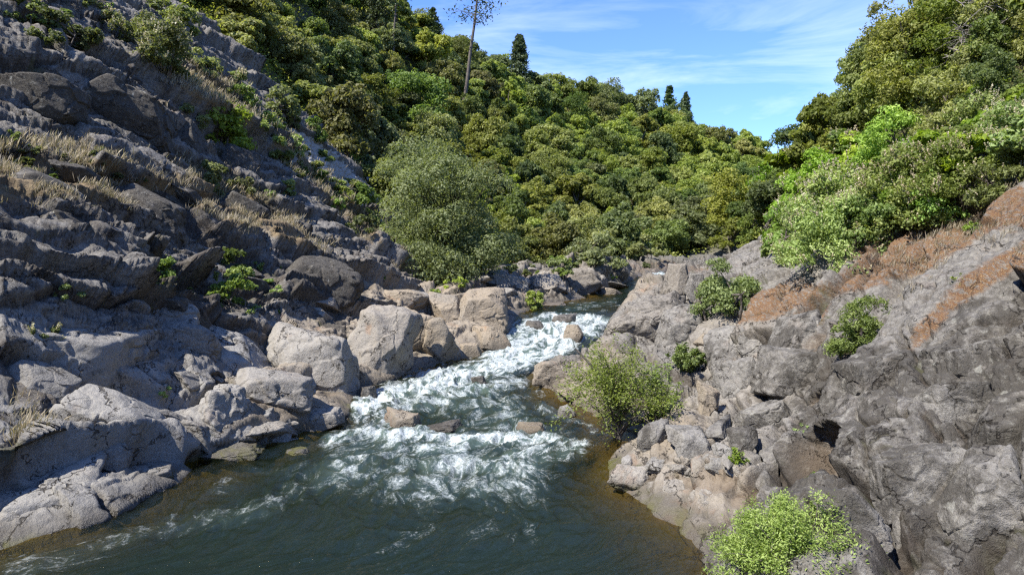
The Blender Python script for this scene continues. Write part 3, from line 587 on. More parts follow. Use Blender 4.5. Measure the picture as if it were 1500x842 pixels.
# left bank, from the falls to the foreground
boulder(706, 472, 92, 50, 'big rounded brown boulder above the left side of the waterfall', seed=21, **BW, sharp=30)
boulder(722, 524, 68, 50, 'tan block with a flat sunlit top beside the falls', seed=22, **BW, water=True, sink=.2)
boulder(690, 528, 44, 30, 'small brown boulder leaning on the tan block by the falls', seed=23, **BW, water=True)
boulder(640, 528, 90, 66, 'tall tan boulder with a dark right face at the water', seed=24, **BW, sink=.3)
boulder(560, 548, 105, 110, 'large cream boulder with carved wavy face on the left shore', seed=25, warm=.6, pale=.9, strata=2., sink=.25, tilt=(0, 20))
boulder(610, 520, 80, 78, 'leaning brown slab between the cream boulder and the tall tan boulder', seed=26, **BW, tilt=(0, 25))
boulder(655, 470, 80, 40, 'flat pale tan slab on top of the shore boulders', seed=27, **BW, tilt=(0, 18))
boulder(590, 455, 90, 36, 'smooth pinkish tan slab sloping down under the oak', seed=28, **BW, tilt=(0, 22))
boulder(470, 440, 135, 78, 'big black lichened dome of rock above the pale slabs', seed=29, dark=.95, sharp=22, tilt=(0, 15))
boulder(430, 525, 70, 46, 'blocky grey boulder with a flat brown front face', seed=30, pale=.4, warm=.3, sharp=40)
boulder(455, 560, 160, 90, 'wide pale grey water worn slab on the left shore', seed=31, pale=.9, warm=.3, sharp=22, sink=.35, tilt=(0, 12))
boulder(400, 600, 150, 66, 'long rounded grey slab above the pale pile at the shore', seed=32, pale=.8, warm=.3, sharp=30, tilt=(0, 14), sink=.3)
boulder(466, 640, 74, 42, 'bright cream boulder with split faces at the waterline', seed=33, pale=1, warm=.4, sharp=40, water=True, sink=.2)
boulder(330, 655, 100, 90, 'knobbly cream rock with holes above the water', seed=34, pale=1, warm=.2, rough=.14, sink=.25)
boulder(405, 650, 46, 30, 'grey chunk between the knobbly rock and the cream boulder', seed=35, pale=.6)
boulder(385, 625, 40, 26, 'small mossy stone in the pile by the knobbly rock', seed=36, pale=.4, orange=.1)
boulder(170, 690, 55, 44, 'single square grey stone wedged under the big slab', seed=37, pale=.3, sharp=22, sink=.15)
boulder(170, 668, 235, 108, 'huge smooth blue grey slab with a dark undercut on the left shore', seed=38, pale=.8, sharp=24, tilt=(4, 26), sink=.25, dpx=190, sub=7)
boulder(330, 545, 210, 80, 'long smooth pale slab sloping from the gully to the knobbly rock', seed=53, pale=.9, sharp=30, tilt=(0, 26), sink=.45, sub=7)
boulder(90, 545, 320, 110, 'longest smooth grey slab running down towards the river at left', seed=54, pale=.7, sharp=30, tilt=(0, 25), sink=.5, sub=7)
boulder(230, 485, 220, 60, 'smooth grey slab edge above the tilted slab', seed=55, pale=.5, dark=.15, sharp=30, tilt=(0, 27), sink=.5, sub=7)
boulder(60, 600, 150, 80, 'cracked grey ledge block above the huge smooth slab', seed=39, pale=.4, dark=.2, sharp=36, tilt=(0, 24), sub=7)
boulder(225, 715, 92, 34, 'flat green edged stone at the water under the huge slab', seed=40, pale=.5, water=True, alg=1, z=0, sink=.4)
boulder(70, 775, 170, 60, 'pale wedge of rock sliding into the water at lower left', seed=41, pale=.9, sharp=26, tilt=(0, -18), sink=.4, water=True, alg=.6, z=0, dpx=120)
boulder(40, 700, 120, 60, 'blue grey slab above the pale wedge at lower left', seed=42, pale=.7, sharp=30, tilt=(0, 22), sink=.35)
boulder(265, 520, 130, 56, 'tilted grey slab below the green bushes of the left bank', seed=43, pale=.3, dark=.3, sharp=30, tilt=(0, 26))
boulder(340, 500, 60, 50, 'dark cracked block beside the gully on the left bank', seed=44, dark=.6, sharp=36)
boulder(345, 255, 74, 46, 'dark rounded boulder jutting from the slope below a green bush', seed=45, dark=.9, sharp=30, tilt=(0, 20))
boulder(360, 330, 90, 44, 'black weathered block among dry grass on the left slope', seed=46, dark=.9, tilt=(0, 28))
boulder(220, 320, 120, 50, 'dark streaked slab under the dry grass band', seed=47, dark=.7, tilt=(0, 30), sharp=30)
boulder(120, 400, 230, 90, 'long black slab with a pale lichen top on the left slope', seed=48, dark=.9, tilt=(0, 32), sharp=30, sub=7)
boulder(60, 300, 150, 60, 'grey slab with pale lichen at the left edge', seed=49, dark=.6, pale=.3, tilt=(0, 28), sharp=30)
boulder(180, 190, 200, 80, 'dark overhanging ledge block with black streaks', seed=50, dark=1, tilt=(0, 28), sharp=40, sub=7, sink=.3)
boulder(50, 165, 170, 80, 'black overhanging ledge at the left edge of the slope', seed=51, dark=1, tilt=(0, 28), sharp=40, sub=7, sink=.3)
boulder(270, 225, 90, 60, 'steep dark rock face at the right end of the overhanging ledge', seed=52, dark=.9, tilt=(0, 30), sharp=36)
# behind the falls
boulder(850, 432, 100, 44, 'grey streaked cliff block behind the upper pool', seed=61, dark=.3, warm=.4, sharp=36)
boulder(800, 425, 60, 26, 'pale slab behind the bright green streamside bush', seed=62, pale=.5, warm=.3)
boulder(745, 425, 90, 24, 'flat grey slab under the big oak', seed=63, pale=.5, tilt=(0, 10))
boulder(890, 440, 44, 20, 'rusty brown rock at the edge of the upper pool', seed=64, warm=.9, orange=.3, water=True)
boulder(902, 412, 50, 26, 'dark block left of the upper cascade', seed=65, dark=.5)
boulder(800, 452, 70, 9, 'low tan stone lying at the upper pool edge', seed=66, warm=.8, water=True)
boulder(990, 436, 46, 52, 'tall grey pillar block right of the upper cascade', seed=67, warm=.3, dark=.2, sharp=40)
boulder(1018, 440, 36, 44, 'narrow grey block leaning on the pillar block', seed=68, dark=.2, sharp=40)
# right bank
boulder(945, 500, 130, 60, 'long grey rock point sloping down to the falls', seed=71, dark=.3, warm=.2, tilt=(0, -14), sharp=26, sub=7)
boulder(1000, 500, 90, 60, 'big grey boulder with a brown undercut above the willow', seed=72, dark=.2, sharp=36)
boulder(815, 560, 90, 34, 'smooth tan rock shelf reaching into the foam', seed=73, warm=.6, dark=.2, water=True, sharp=30, sink=.35)
boulder(845, 585, 55, 20, 'pale rounded stone at the end of the tan shelf', seed=74, **BW, water=True)
boulder(1035, 508, 40, 22, 'small tan stone under the grey boulder', seed=75, **BW)
boulder(1038, 605, 46, 48, 'tan split block above the rock pile on the right shore', seed=76, warm=.9, sharp=40)
boulder(956, 665, 52, 46, 'grey pointed block at the foot of the willow', seed=77, pale=.3, dark=.3, sharp=22)
boulder(1012, 682, 62, 54, 'grey angular boulder with a dark right side in the rock pile', seed=78, pale=.5, dark=.2, sharp=22)
boulder(1060, 677, 36, 32, 'small square pale block beside the green moss', seed=79, pale=.7, sharp=24)
boulder(966, 695, 62, 24, 'flat oval grey stone behind the scalloped shore ledge', seed=80, pale=.6, sharp=22)
boulder(918, 690, 26, 22, 'small round pale cobble on the scalloped shore ledge', seed=81, pale=.9, sharp=7)
boulder(1090, 665, 50, 40, 'dark lichened stone at the back of the rock pile', seed=82, dark=.6)
boulder(1005, 655, 60, 30, 'grey slab lying across the top of the rock pile', seed=83, pale=.3, dark=.3)
boulder(1045, 650, 40, 28, 'mottled block wedged above the square pale block', seed=84, dark=.4, sharp=40)
boulder(1100, 470, 60, 36, 'grey knob of rock below the orange moss', seed=85, dark=.2, pale=.3)
boulder(1160, 560, 110, 56, 'rounded grey lichened hump above the potholes', seed=86, dark=.5, sharp=22, sink=.5)
boulder(1055, 690, 60, 22, 'low worn stone beside the small rock pool', seed=87, pale=.4, sharp=30, sink=.4)
boulder(925, 725, 80, 44, 'scalloped cream ledge with a green waterline at the point', seed=88, pale=1, warm=.5, water=True, alg=1, z=0, sharp=22, sink=.3, rough=.08)
boulder(985, 745, 80, 40, 'scalloped cream ledge beyond the point', seed=89, pale=1, warm=.5, water=True, alg=1, z=0, sharp=22, sink=.3, rough=.08)
boulder(1045, 772, 80, 50, 'cream ledge with a brown lip beside the bright willow', seed=90, pale=1, warm=.5, water=True, alg=1, z=0, sharp=22, sink=.3, rough=.08)
for i_, (x_, y_, w_, h_, dk, lb) in enumerate([(1400, 625, 190, 90, .45, 'broad dark slab with cracked edges on the steep right rock'), (1350, 745, 190, 110, .35, 'big grey slab low on the steep right rock'), (1455, 790, 190, 130, .4, 'big grey slab at the bottom right corner'), (1310, 575, 140, 70, .5, 'dark slab just below the sapling on the right rock'),
    (1455, 555, 190, 70, .55, 'dark slab at the right edge under the orange moss'), (1120, 630, 90, 50, .3, 'grey block left of the upper hollow'), (1240, 790, 120, 90, .35, 'grey hump between the bright willow and the big low slab'), (1090, 575, 100, 60, .25, 'pale fractured block above the rock pile'), (1175, 510, 130, 60, .3, 'grey slab with a flat top left of the sapling'),
    (1070, 525, 80, 60, .2, 'upright pale block right of the low leafy plant'), (1125, 505, 110, 36, .2, 'flat slab just below the orange mossy crest'), (1480, 660, 150, 90, .5, 'dark cracked slab at the right edge of the frame')]):
    boulder(x_, y_, w_, h_, lb, seed=500+i_, dark=dk+.12, pale=.25, sharp=60, sink=.5, tilt=((i_ % 3-1)*6, -18), sub=7, rough=.03, dpx=w_*.8)
# loose stones: shared meshes, copies
rs = np.random.RandomState(5)
protos = []
for k_ in range(9):
    V, F = boulder_mesh(300+k_, (1.25, .85, .62), sharp=44, planes=9, sub=5); protos.append(mesh('stone', V, F, rock_attrs(V, pale=.2+.12*k_, warm=.1*k_, dark=.1*(k_ % 3)))); protos[-1].materials.append(ROCK)
dprotos = []
for k_ in range(9):
    V, F = boulder_mesh(400+k_, (1.25, .85, .62), sharp=44, planes=9, sub=5); dprotos.append(mesh('stone', V, F, rock_attrs(V, dark=.75))); dprotos[-1].materials.append(ROCK)
def stones(poly, n_, smin, smax, label, group, slab=False, mats=None):
    xs = [q[0] for q in poly]; ys = [q[1] for q in poly]; c = 0; tries = 0
    while c < n_ and tries < n_*12:
        tries += 1
        x_, y_ = rs.uniform(min(xs), max(xs)), rs.uniform(min(ys), max(ys))
        if not inpoly(np.array([x_]), np.array([y_]), poly)[0]: continue
        h_ = hit(x_, y_)
        if h_ is None or h_[2] < water_level(h_[0], h_[1])-.15: continue
        s_ = smin*(smax/smin)**rs.rand()
        o = bpy.data.objects.new('stone', (mats or protos)[rs.randint(9)]); S.collection.objects.link(o); o.location = (h_[0], h_[1], h_[2]+.15*s_); o.scale = (s_, s_*rs.uniform(.8, 1.2), s_*rs.uniform(.8, 1.3)); o.rotation_euler = (rs.uniform(-.4, .4), rs.uniform(-.4, .4), rs.uniform(0, 6.3)) if not slab else (rs.uniform(-.2, .2), R(30)+rs.uniform(-.15, .15), R(68)+rs.uniform(-.3, .3))
        if slab: o.scale = (s_*1.5, s_*1.1, s_*.8); o.location.z -= .22*s_
        tag(o, label, 'stone', group); c += 1
stones([(930, 640), (1110, 630), (1120, 690), (1000, 700)], 26, .16, .5, 'loose angular grey stone in the rock pile on the right shore', 'loose stones on the right shore')
stones([(350, 590), (430, 610), (420, 660), (340, 660)], 18, .18, .5, 'small pale stone in the pile beside the knobbly cream rock', 'pale stones on the left shore')
stones([(690, 400), (915, 400), (910, 432), (700, 440)], 26, .5, 1.6, 'grey rock in the jumble behind the upper pool', 'rocks behind the upper pool')
stones([(980, 430), (1060, 440), (1040, 520), (980, 520)], 12, .4, 1.0, 'grey block among the rocks above the willow', 'blocks above the willow')
stones([(420, 200), (560, 330), (600, 400), (520, 380), (400, 260)], 30, .3, .9, 'grey stone on the brown slope below the oaks', 'stones on the left slope')
stones([(150, 250), (420, 290), (520, 400), (420, 470), (200, 470), (20, 420), (20, 300)], 16, .8, 2.2, 'dark weathered angular block on the left slope', 'dark blocks on the left slope', True, dprotos)
stones([(20, 470), (280, 520), (430, 600), (420, 640), (280, 640), (100, 560)], 12, .4, 1.2, 'grey angular block resting on the lower left slabs', 'blocks on the lower left slabs', True)
stones([(440, 420), (660, 420), (700, 500), (560, 520), (480, 540)], 20, .5, 1.6, 'tan block among the big boulders left of the falls', 'tan blocks left of the falls', True)
# pale scree chute under the oaks: uncountable
g_ = G(); V5, F5 = ICO[4]; bm_ = None
U3, F3 = ico(2)
for _ in range(1500):
    t_ = rs.rand(); x_, y_ = 440+t_*105+rs.normal()*11, 205+t_*85+rs.normal()*8
    h_ = hit(x_, y_)
    if h_ is None: continue
    s_ = rs.uniform(.15, .55); V = U3*(1+.3*rs.normal(size=(len(U3), 1))*.5)*s_*np.array([1, .8, .6])
    g_.add(V+h_+[0, 0, .12], F3)
me = g_.mesh('scree', smooth=False)
mS, tS = newmat('pale_scree'); b = nd(tS, 'ShaderNodeBsdfPrincipled'); b.inputs['Base Color'].default_value = (.34, .315, .28, 1); b.inputs['Roughness'].default_value = .9
oo = nd(tS, 'ShaderNodeOutputMaterial'); tS.links.new(b.outputs[0], oo.inputs[0])
tag(obj('gravel', me, mS), 'chute of pale broken scree running down beside the oaks', None, kind='stuff')
# ------------------------------------------------------------------ foliage
def leaf_material(name, cols, trans=.48, hue=.018, val=.34, rough=.55):
    m, t = newmat(name); Lk = t.links.new
    a = nd(t, 'ShaderNodeAttribute'); a.attribute_name = 'tint'; oi = nd(t, 'ShaderNodeObjectInfo')
    rmp = nd(t, 'ShaderNodeValToRGB'); e = rmp.color_ramp.elements
    e[0].position = 0; e[0].color = cols[0]+(1,); e[1].position = 1; e[1].color = cols[-1]+(1,)
    for i_, c_ in enumerate(cols[1:-1]): q_ = e.new((i_+1)/(len(cols)-1)); q_.color = c_+(1,)
    Lk(a.outputs['Fac'], rmp.inputs['Fac'])
    hs = nd(t, 'ShaderNodeHueSaturation'); Lk(rmp.outputs['Color'], hs.inputs['Color'])
    Lk(mathn(t, 'ADD', mathn(t, 'MULTIPLY', oi.outputs['Random'], hue*2), .5-hue), hs.inputs['Hue'])
    r2 = mathn(t, 'FRACT', mathn(t, 'MULTIPLY', oi.outputs['Random'], 7.31))
    Lk(mathn(t, 'ADD', mathn(t, 'MULTIPLY', r2, val*2), 1-val), hs.inputs['Value'])
    Lk(mathn(t, 'ADD', mathn(t, 'MULTIPLY', mathn(t, 'FRACT', mathn(t, 'MULTIPLY', oi.outputs['Random'], 13.7)), .25), .85), hs.inputs['Saturation'])
    b = nd(t, 'ShaderNodeBsdfPrincipled'); b.inputs['Roughness'].default_value = rough; b.inputs['Specular IOR Level'].default_value = .3; Lk(hs.outputs[0], b.inputs['Base Color'])
    tl = nd(t, 'ShaderNodeBsdfTranslucent'); Lk(mixc(t, 1.0, hs.outputs[0], (1.15, 1.2, .55), 'MULTIPLY'), tl.inputs['Color'])
    mxs = nd(t, 'ShaderNodeMixShader'); mxs.inputs[0].default_value = trans; Lk(b.outputs[0], mxs.inputs[1]); Lk(tl.outputs[0], mxs.inputs[2])
    oo = nd(t, 'ShaderNodeOutputMaterial'); Lk(mxs.outputs[0], oo.inputs['Surface']); return m
def plain(name, c1, c2, sc=8, rough=.85):
    m, t = newmat(name); Lk = t.links.new; tcn = nd(t, 'ShaderNodeTexCoord'); nn = noise(t, tcn.outputs['Object'], sc, 5, .6)
    b = nd(t, 'ShaderNodeBsdfPrincipled'); b.inputs['Roughness'].default_value = rough; Lk(mixc(t, step(t, nn, .35, .65), c1, c2), b.inputs['Base Color'])
    bp = nd(t, 'ShaderNodeBump'); bp.inputs['Strength'].default_value = .6; bp.inputs['Distance'].default_value = .05; Lk(nn, bp.inputs['Height']); Lk(bp.outputs['Normal'], b.inputs['Normal'])
    oo = nd(t, 'ShaderNodeOutputMaterial'); Lk(b.outputs[0], oo.inputs['Surface']); return m
MT = {
 'deep': leaf_material('deep_green_leaves', [(.066, .095, .028), (.138, .185, .050), (.245, .295, .092)]),
 'olive': leaf_material('olive_leaves', [(.112, .128, .038), (.232, .250, .074), (.380, .390, .136)]),
 'gold': leaf_material('golden_olive_leaves', [(0.120, 0.146, 0.029), (0.234, 0.264, 0.054), (0.378, 0.402, 0.114)]),
 'grey': leaf_material('grey_green_leaves', [(.100, .120, .046), (.195, .222, .090), (.315, .345, .160)]),
 'bright': leaf_material('bright_green_leaves', [(0.096, 0.156, 0.017), (0.228, 0.342, 0.041), (0.396, 0.504, 0.096)], .45),
 'lime': leaf_material('willow_leaves', [(.130, .190, .036), (.285, .370, .088), (.460, .540, .180)], .45),
 'fresh': leaf_material('fresh_green_leaves', [(.105, .152, .036), (.228, .295, .076), (.385, .445, .160)], .4),
 'conifer': leaf_material('needles', [(0.042, 0.066, 0.034), (0.090, 0.126, 0.058), (0.156, 0.198, 0.090)], .15),
 'greypine': leaf_material('grey_pine_needles', [(.052, .078, .040), (.100, .138, .075), (.170, .215, .125)], .2),
 'blossom': leaf_material('cream_blossoms', [(.30, .26, .15), (.45, .40, .26), (.62, .57, .42)], .25, val=.05),
 'straw': leaf_material('straw', [(.20, .16, .09), (.36, .30, .19), (.52, .46, .32)], .3, val=.05),
 'twig': plain('grey_twigs', (.16, .14, .12), (.30, .27, .24)),
 'bark': plain('bark', (.045, .035, .028), (.14, .12, .10)),
}
def sph(rs, n_):
    v = rs.normal(size=(n_, 3)); return v/np.linalg.norm(v, axis=1, keepdims=True)
def leaves(g, C_, N_, a, b, rs, tint):
    """rhombic leaves at C_ facing N_"""
    n_ = len(C_); t_ = np.cross(N_, sph(rs, n_)); t_ /= np.linalg.norm(t_, axis=1, keepdims=True)+1e-9; s_ = np.cross(N_, t_)
    k_ = rs.uniform(.7, 1.3, (n_, 1)); A_ = t_*a*k_; B_ = s_*b*k_; bend = N_*a*.25*k_
    V = np.stack([C_-A_-bend, C_+B_, C_+A_-bend, C_-B_], 1).reshape(-1, 3)
    F = np.arange(4*n_).reshape(-1, 4); g.add(V, F, np.repeat(np.clip(tint, 0, 1), 4))
def crown(rs, lumps, n_leaf, leaf, aspect=.55, sub=12, subr=.42, jit=.55, low=-.35, fill=.18, tj=.16):
    """leaf cloud on sub-clumps of clumps; lumps = (centre, radii)"""
    cs, rd, tn = [], [], []
    for c_, r_ in lumps:
        r_ = np.asarray(r_, float)*np.ones(3); d_ = sph(rs, sub*2); d_ = d_[d_[:, 2] > low][:sub]
        for q_ in d_:
            cs.append(np.asarray(c_)+q_*r_*rs.uniform(.55, .85)); rd.append(r_*subr*rs.uniform(.65, 1.25)); tn.append(rs.normal()*tj)
    cs, rd, tn = np.array(cs), np.array(rd), np.array(tn); w_ = rd.prod(1)**(2/3); w_ /= w_.sum()
    k_ = rs.choice(len(cs), n_leaf, p=w_); d_ = sph(rs, n_leaf); d_[:, 2] = np.where((d_[:, 2] < -.3) & (rs.rand(n_leaf) < .6), -d_[:, 2], d_[:, 2])
    rad = np.where(rs.rand(n_leaf) < fill, rs.uniform(.2, .8, n_leaf), rs.uniform(.80, 1.14, n_leaf)); rad = np.where(rs.rand(n_leaf) < .08, rs.uniform(1.1, 1.4, n_leaf), rad)
    C_ = cs[k_]+d_*rd[k_]*rad[:, None]; N_ = d_+sph(rs, n_leaf)*jit; N_ /= np.linalg.norm(N_, axis=1, keepdims=True)
    g = G(); leaves(g, C_, N_, leaf, leaf*aspect, rs, .5+tn[k_]+rs.normal(size=n_leaf)*.11); return g
def tube(g, pts, r0, r1, n_=6):
    pts = np.array(pts, float); m = len(pts); V = []
    for i_ in range(m):
        d_ = pts[min(i_+1, m-1)]-pts[max(i_-1, 0)]; d_ /= np.linalg.norm(d_)+1e-9
        x_ = np.cross(d_, [.3, .9, .2]); x_ /= np.linalg.norm(x_)+1e-9; y_ = np.cross(d_, x_); r_ = r0+(r1-r0)*i_/(m-1)
        for j_ in range(n_): a = 2*math.pi*j_/n_; V.append(pts[i_]+(x_*math.cos(a)+y_*math.sin(a))*r_)
    F = [[i_*n_+j_, i_*n_+(j_+1) % n_, (i_+1)*n_+(j_+1) % n_, (i_+1)*n_+j_] for i_ in range(m-1) for j_ in range(n_)]
    g.add(V, F)
def limb(a, b, rs, wob=.08, n_=5, sag=.12):
    a, b = np.array(a, float), np.array(b, float); L_ = np.linalg.norm(b-a); o = rs.normal(size=3)*wob*L_
    return [a+(b-a)*t+o*math.sin(math.pi*t)+np.array([0, 0, sag*L_])*math.sin(math.pi*t)*.5 for t in np.linspace(0, 1, n_)]
def lumpset(rs, n_, R_, Hh, base=.25, skirt=0., rl=(.26, .42)):
    """clump centres spread through an ellipsoid crown R_ wide (radius) and Hh tall, standing on z = 0"""
    out_ = []
    for _ in range(n_):
        d_ = sph(rs, 1)[0]; u = rs.uniform(.35, .78); z_ = Hh*(base+(1-base)*.5) + d_[2]*(1-base)*.5*Hh*u
        taper = 1-.35*max(0, (z_/Hh-.6)/.4)
        out_.append((np.array([d_[0]*R_*u*taper, d_[1]*R_*u*taper, z_]), np.array([1, 1, .85])*rs.uniform(*rl)*min(R_, Hh*.55)))
    for k_ in range(int(n_*skirt)):
        a = 6.283*(k_+rs.rand())/max(1, int(n_*skirt)); q_ = rs.uniform(.45, .8); out_.append((np.array([math.cos(a)*R_*q_, math.sin(a)*R_*q_, Hh*rs.uniform(.08, .30)]), np.array([1, 1, .8])*rs.uniform(.26, .38)*min(R_, Hh*.6)))
    return out_
def tree_meshes(rs, R_, Hh, n_lump, n_leaf, leaf, base=.2, trunk_r=None, aspect=.55, jit=.55, sub=12, limbs=5, fill=.18, stems=1, skirt=0.):
    lm = lumpset(rs, n_lump, R_, Hh, base, skirt); g = crown(rs, lm, n_leaf, leaf, aspect, sub=sub, jit=jit, fill=fill)
    tr = trunk_r or .045*Hh; t = G()
    for s_ in range(stems):
        bx = rs.normal(size=2)*tr*(0 if stems == 1 else 2.5); top = np.array([rs.normal()*.08*R_+bx[0]*2, rs.normal()*.08*R_+bx[1]*2, Hh*.45])
        tube(t, limb((bx[0], bx[1], -.3), top, rs, .05, 6, 0), tr/stems**.5, tr*.55/stems**.5, 7)
        for c_, r_ in lm[s_::stems][:limbs]: tube(t, limb(top*rs.uniform(.6, 1), c_, rs, .07, 5), tr*.45, tr*.12, 5)
    return g.mesh('crown', False), t.mesh('trunk')
def plant(name, cat, label, me_c, me_t, mat, loc, s=1., rz=0., group=None, partname='crown', trunkname='trunk'):
    r_ = bpy.data.objects.new(name, None); S.collection.objects.link(r_); r_.location = loc; r_.scale = (s, s, s) if not isinstance(s, tuple) else s; r_.rotation_euler = (0, 0, rz)
    r_.empty_display_size = .3; tag(r_, label, cat, group)
    if me_c:
        o = bpy.data.objects.new(partname, me_c); S.collection.objects.link(o); o.parent = r_
        if not me_c.materials: me_c.materials.append(mat)
        if me_c.materials[0] != mat: o.material_slots[0].link = 'OBJECT'; o.material_slots[0].material = mat
    if me_t:
        o = bpy.data.objects.new(trunkname, me_t); S.collection.objects.link(o); o.parent = r_
        if not me_t.materials: me_t.materials.append(MT['bark'])
    return r_
def blossoms(rs, me_c, n_, size, parent):
    """upright flower spikes on the outer leaves"""
    V = np.empty(len(me_c.vertices)*3, np.float32); me_c.vertices.foreach_get('co', V); V = V.reshape(-1, 4, 3).mean(1)
    ctr = V.mean(0); d_ = V-ctr; sc_ = np.linalg.norm(d_/np.abs(d_).max(0), axis=1)+.35*(d_[:, 2]/np.abs(d_[:, 2]).max()); o_ = np.argsort(-sc_)[:int(len(V)*.45)]
    g = G()
    for i_ in rs.choice(o_, n_):
        ax = d_[i_]/np.linalg.norm(d_[i_])*.7+np.array([0, 0, 1])+rs.normal(size=3)*.25; ax /= np.linalg.norm(ax); L_ = size*rs.uniform(.7, 1.4)
        k_ = 12; t_ = rs.rand(k_); C_ = V[i_]+ax*(t_*L_)[:, None]+sph(rs, k_)*(L_*.16*(1.1-t_))[:, None]
        leaves(g, C_, sph(rs, k_), L_*.14, L_*.10, rs, .5+rs.normal(size=k_)*.25)
    return obj('blossoms', g.mesh('blossoms', False), MT['blossom'], parent)
def shrub(px, py, w, h, label, mat='fresh', seed=0, name='bush', cat='bush', leafpx=3.6, dens=6., lump=9, base=.08, Y=None, flowers=0, group=None, aspect=.5, jit=.7, fill=.25, stems=3, depth=1., trunk_r=None, limbs=5, sink=.1, skirt=.5):
    """a bush or tree whose foot is at pixel (px, py), w x h pixels in size"""
    if Y is None:
        b_ = hit(px, py)
        if b_ is None: print('no hit', label); return
    else:
        b_ = P(px, py, Y); b_[2] = ground(b_[0], b_[1])
        h = None if h is None else h
    sc = b_[1]/FPX; rs = np.random.RandomState(seed+900)
    R_, Hh = w*sc/2, h*sc
    n_leaf = int(min(60000, max(250, w*h/leafpx**2*dens*1.6)))
    mc, mt_ = tree_meshes(rs, R_, Hh, lump, n_leaf, leafpx*sc*.62, base, trunk_r=trunk_r or .03*Hh+.01, aspect=aspect, jit=jit, fill=fill, stems=stems, limbs=limbs, skirt=skirt)
    r_ = plant(name, cat, label, mc, mt_, MT[mat], (b_[0], b_[1]+R_*.4*depth, b_[2]-sink*Hh), partname='crown' if 'tree' in name or 'oak' in name else 'foliage', trunkname='trunk' if 'tree' in name or 'oak' in name else 'stems', group=group)
    if flowers: blossoms(rs, mc, int(flowers*1.0), 7.5*sc, r_)
    return r_
def treetop(px, top, Y, w, label, mat, seed, name='live_oak', cat='tree', **kw):
    """a tree at depth Y whose top shows at pixel row top"""
    b_ = P(px, 300, Y); gz_ = ground(b_[0], b_[1]); zt = P(px, top, Y)[2]; hpx = (zt-gz_)/Y*FPX
    if hpx < 12: print('short', label, hpx); hpx = max(hpx, 30)
    return shrub(px, 0, w, hpx, label, mat, seed, name=name, cat=cat, Y=Y, **{**dict(lump=20, base=.12, stems=1, dens=7, sink=.02, depth=0), **kw})
# ---- single plants: left side
shrub(60, 62, 150, 70, 'dark green bush on top of the ledge at upper left', 'deep', 1, leafpx=4.5, lump=10)
shrub(205, 112, 150, 120, 'large shrub with many cream flower spikes on the upper left slope', 'grey', 2, name='flowering_shrub', cat='shrub', flowers=420, lump=14, leafpx=4)
shrub(285, 120, 70, 56, 'grey green shrub beside the large flowering shrub', 'grey', 3, leafpx=4)
shrub(310, 212, 118, 100, 'bright leafy green bush overhanging the dark rounded boulder', 'bright', 4, leafpx=5.5, lump=12)
shrub(378, 208, 84, 56, 'mid green bush right of the bright leafy bush', 'fresh', 5, leafpx=4, flowers=30)
shrub(325, 135, 70, 44, 'pale flowering bush above the bright leafy bush', 'grey', 6, flowers=90, leafpx=4)
shrub(250, 150, 50, 40, 'dry pale bush on the left slope', 'grey', 7, leafpx=3.5)
shrub(205, 420, 95, 58, 'low green bush below the long black slab', 'fresh', 8, leafpx=4.2)
shrub(335, 462, 80, 70, 'green bush in the gully of the left bank', 'fresh', 9, leafpx=4.2)
shrub(330, 395, 60, 40, 'small dark bush above the gully bush', 'deep', 10, leafpx=4)
shrub(55, 440, 130, 32, 'low spreading green plants on the ledge at left', 'fresh', 11, leafpx=4, lump=12)
shrub(50, 502, 80, 34, 'small pale flowering bush on the grey slab at left', 'grey', 12, flowers=60, leafpx=4)
shrub(402, 446, 28, 36, 'tuft of green growing in a crack of the pale slab', 'fresh', 13, leafpx=3.6)
shrub(228, 582, 46, 16, 'tiny yellow green plant in a seam of the huge slab', 'lime', 14, leafpx=3.4, lump=5)
shrub(160, 556, 20, 14, 'tiniest green tuft on the huge smooth slab', 'lime', 15, leafpx=3, lump=4)
shrub(525, 330, 70, 66, 'dark green bush below the pale scree', 'deep', 16, leafpx=3.6)
shrub(500, 300, 50, 30, 'small green bush at the left of the scree', 'fresh', 17)
shrub(665, 422, 50, 20, 'yellow green plants under the skirts of the big oak', 'lime', 18, leafpx=3.2)
shrub(640, 440, 36, 20, 'small green clump between the pinkish slab and the big oak', 'fresh', 19)
shrub(780, 455, 62, 38, 'bright green bush on the bank above the falls', 'lime', 20, leafpx=3.2, lump=8)
shrub(872, 398, 108, 66, 'pale green streamside shrub on the far bank', 'grey', 21, lump=12)
shrub(950, 380, 80, 42, 'rounded pale bush on the far bank by the bend', 'grey', 22)
shrub(820, 400, 50, 30, 'low green bush left of the pale streamside shrub', 'fresh', 23)
big = shrub(638, 420, 245, 238, 'very large grey green live oak leaning over the left bank', 'grey', 24, name='live_oak', cat='tree', leafpx=3.3, dens=9, lump=26, base=.04, jit=.5, fill=.12, stems=3, limbs=12, depth=.6, trunk_r=.28, sink=.05, skirt=1.2)
shrub(560, 300, 120, 110, 'rounded pale oak at the left shoulder of the very large oak', 'grey', 25, name='live_oak', cat='tree', lump=18, stems=1, base=.1, Y=72)
shrub(745, 392, 90, 130, 'dark green oak just right of the very large oak', 'deep', 26, name='live_oak', cat='tree', lump=16, stems=1, base=.05, Y=74)
shrub(800, 390, 90, 90, 'mid green bushy tree above the far bank slabs', 'fresh', 27, name='bushy_tree', cat='tree', lump=14, stems=1, base=.05, Y=78)
treetop(395, 40, 82, 150, 'big round oak above the left slope, lit on its crown', 'olive', 28, leafpx=3.3, lump=26)
treetop(465, 105, 84, 100, 'smaller round oak beside the bare brown slope', 'olive', 29)
treetop(600, 95, 104, 150, 'broad deep green oak on the hillside above the very large oak', 'deep', 30, lump=26)
treetop(330, -20, 76, 120, 'dark oak at the top of the left slope', 'deep', 31, lump=20)
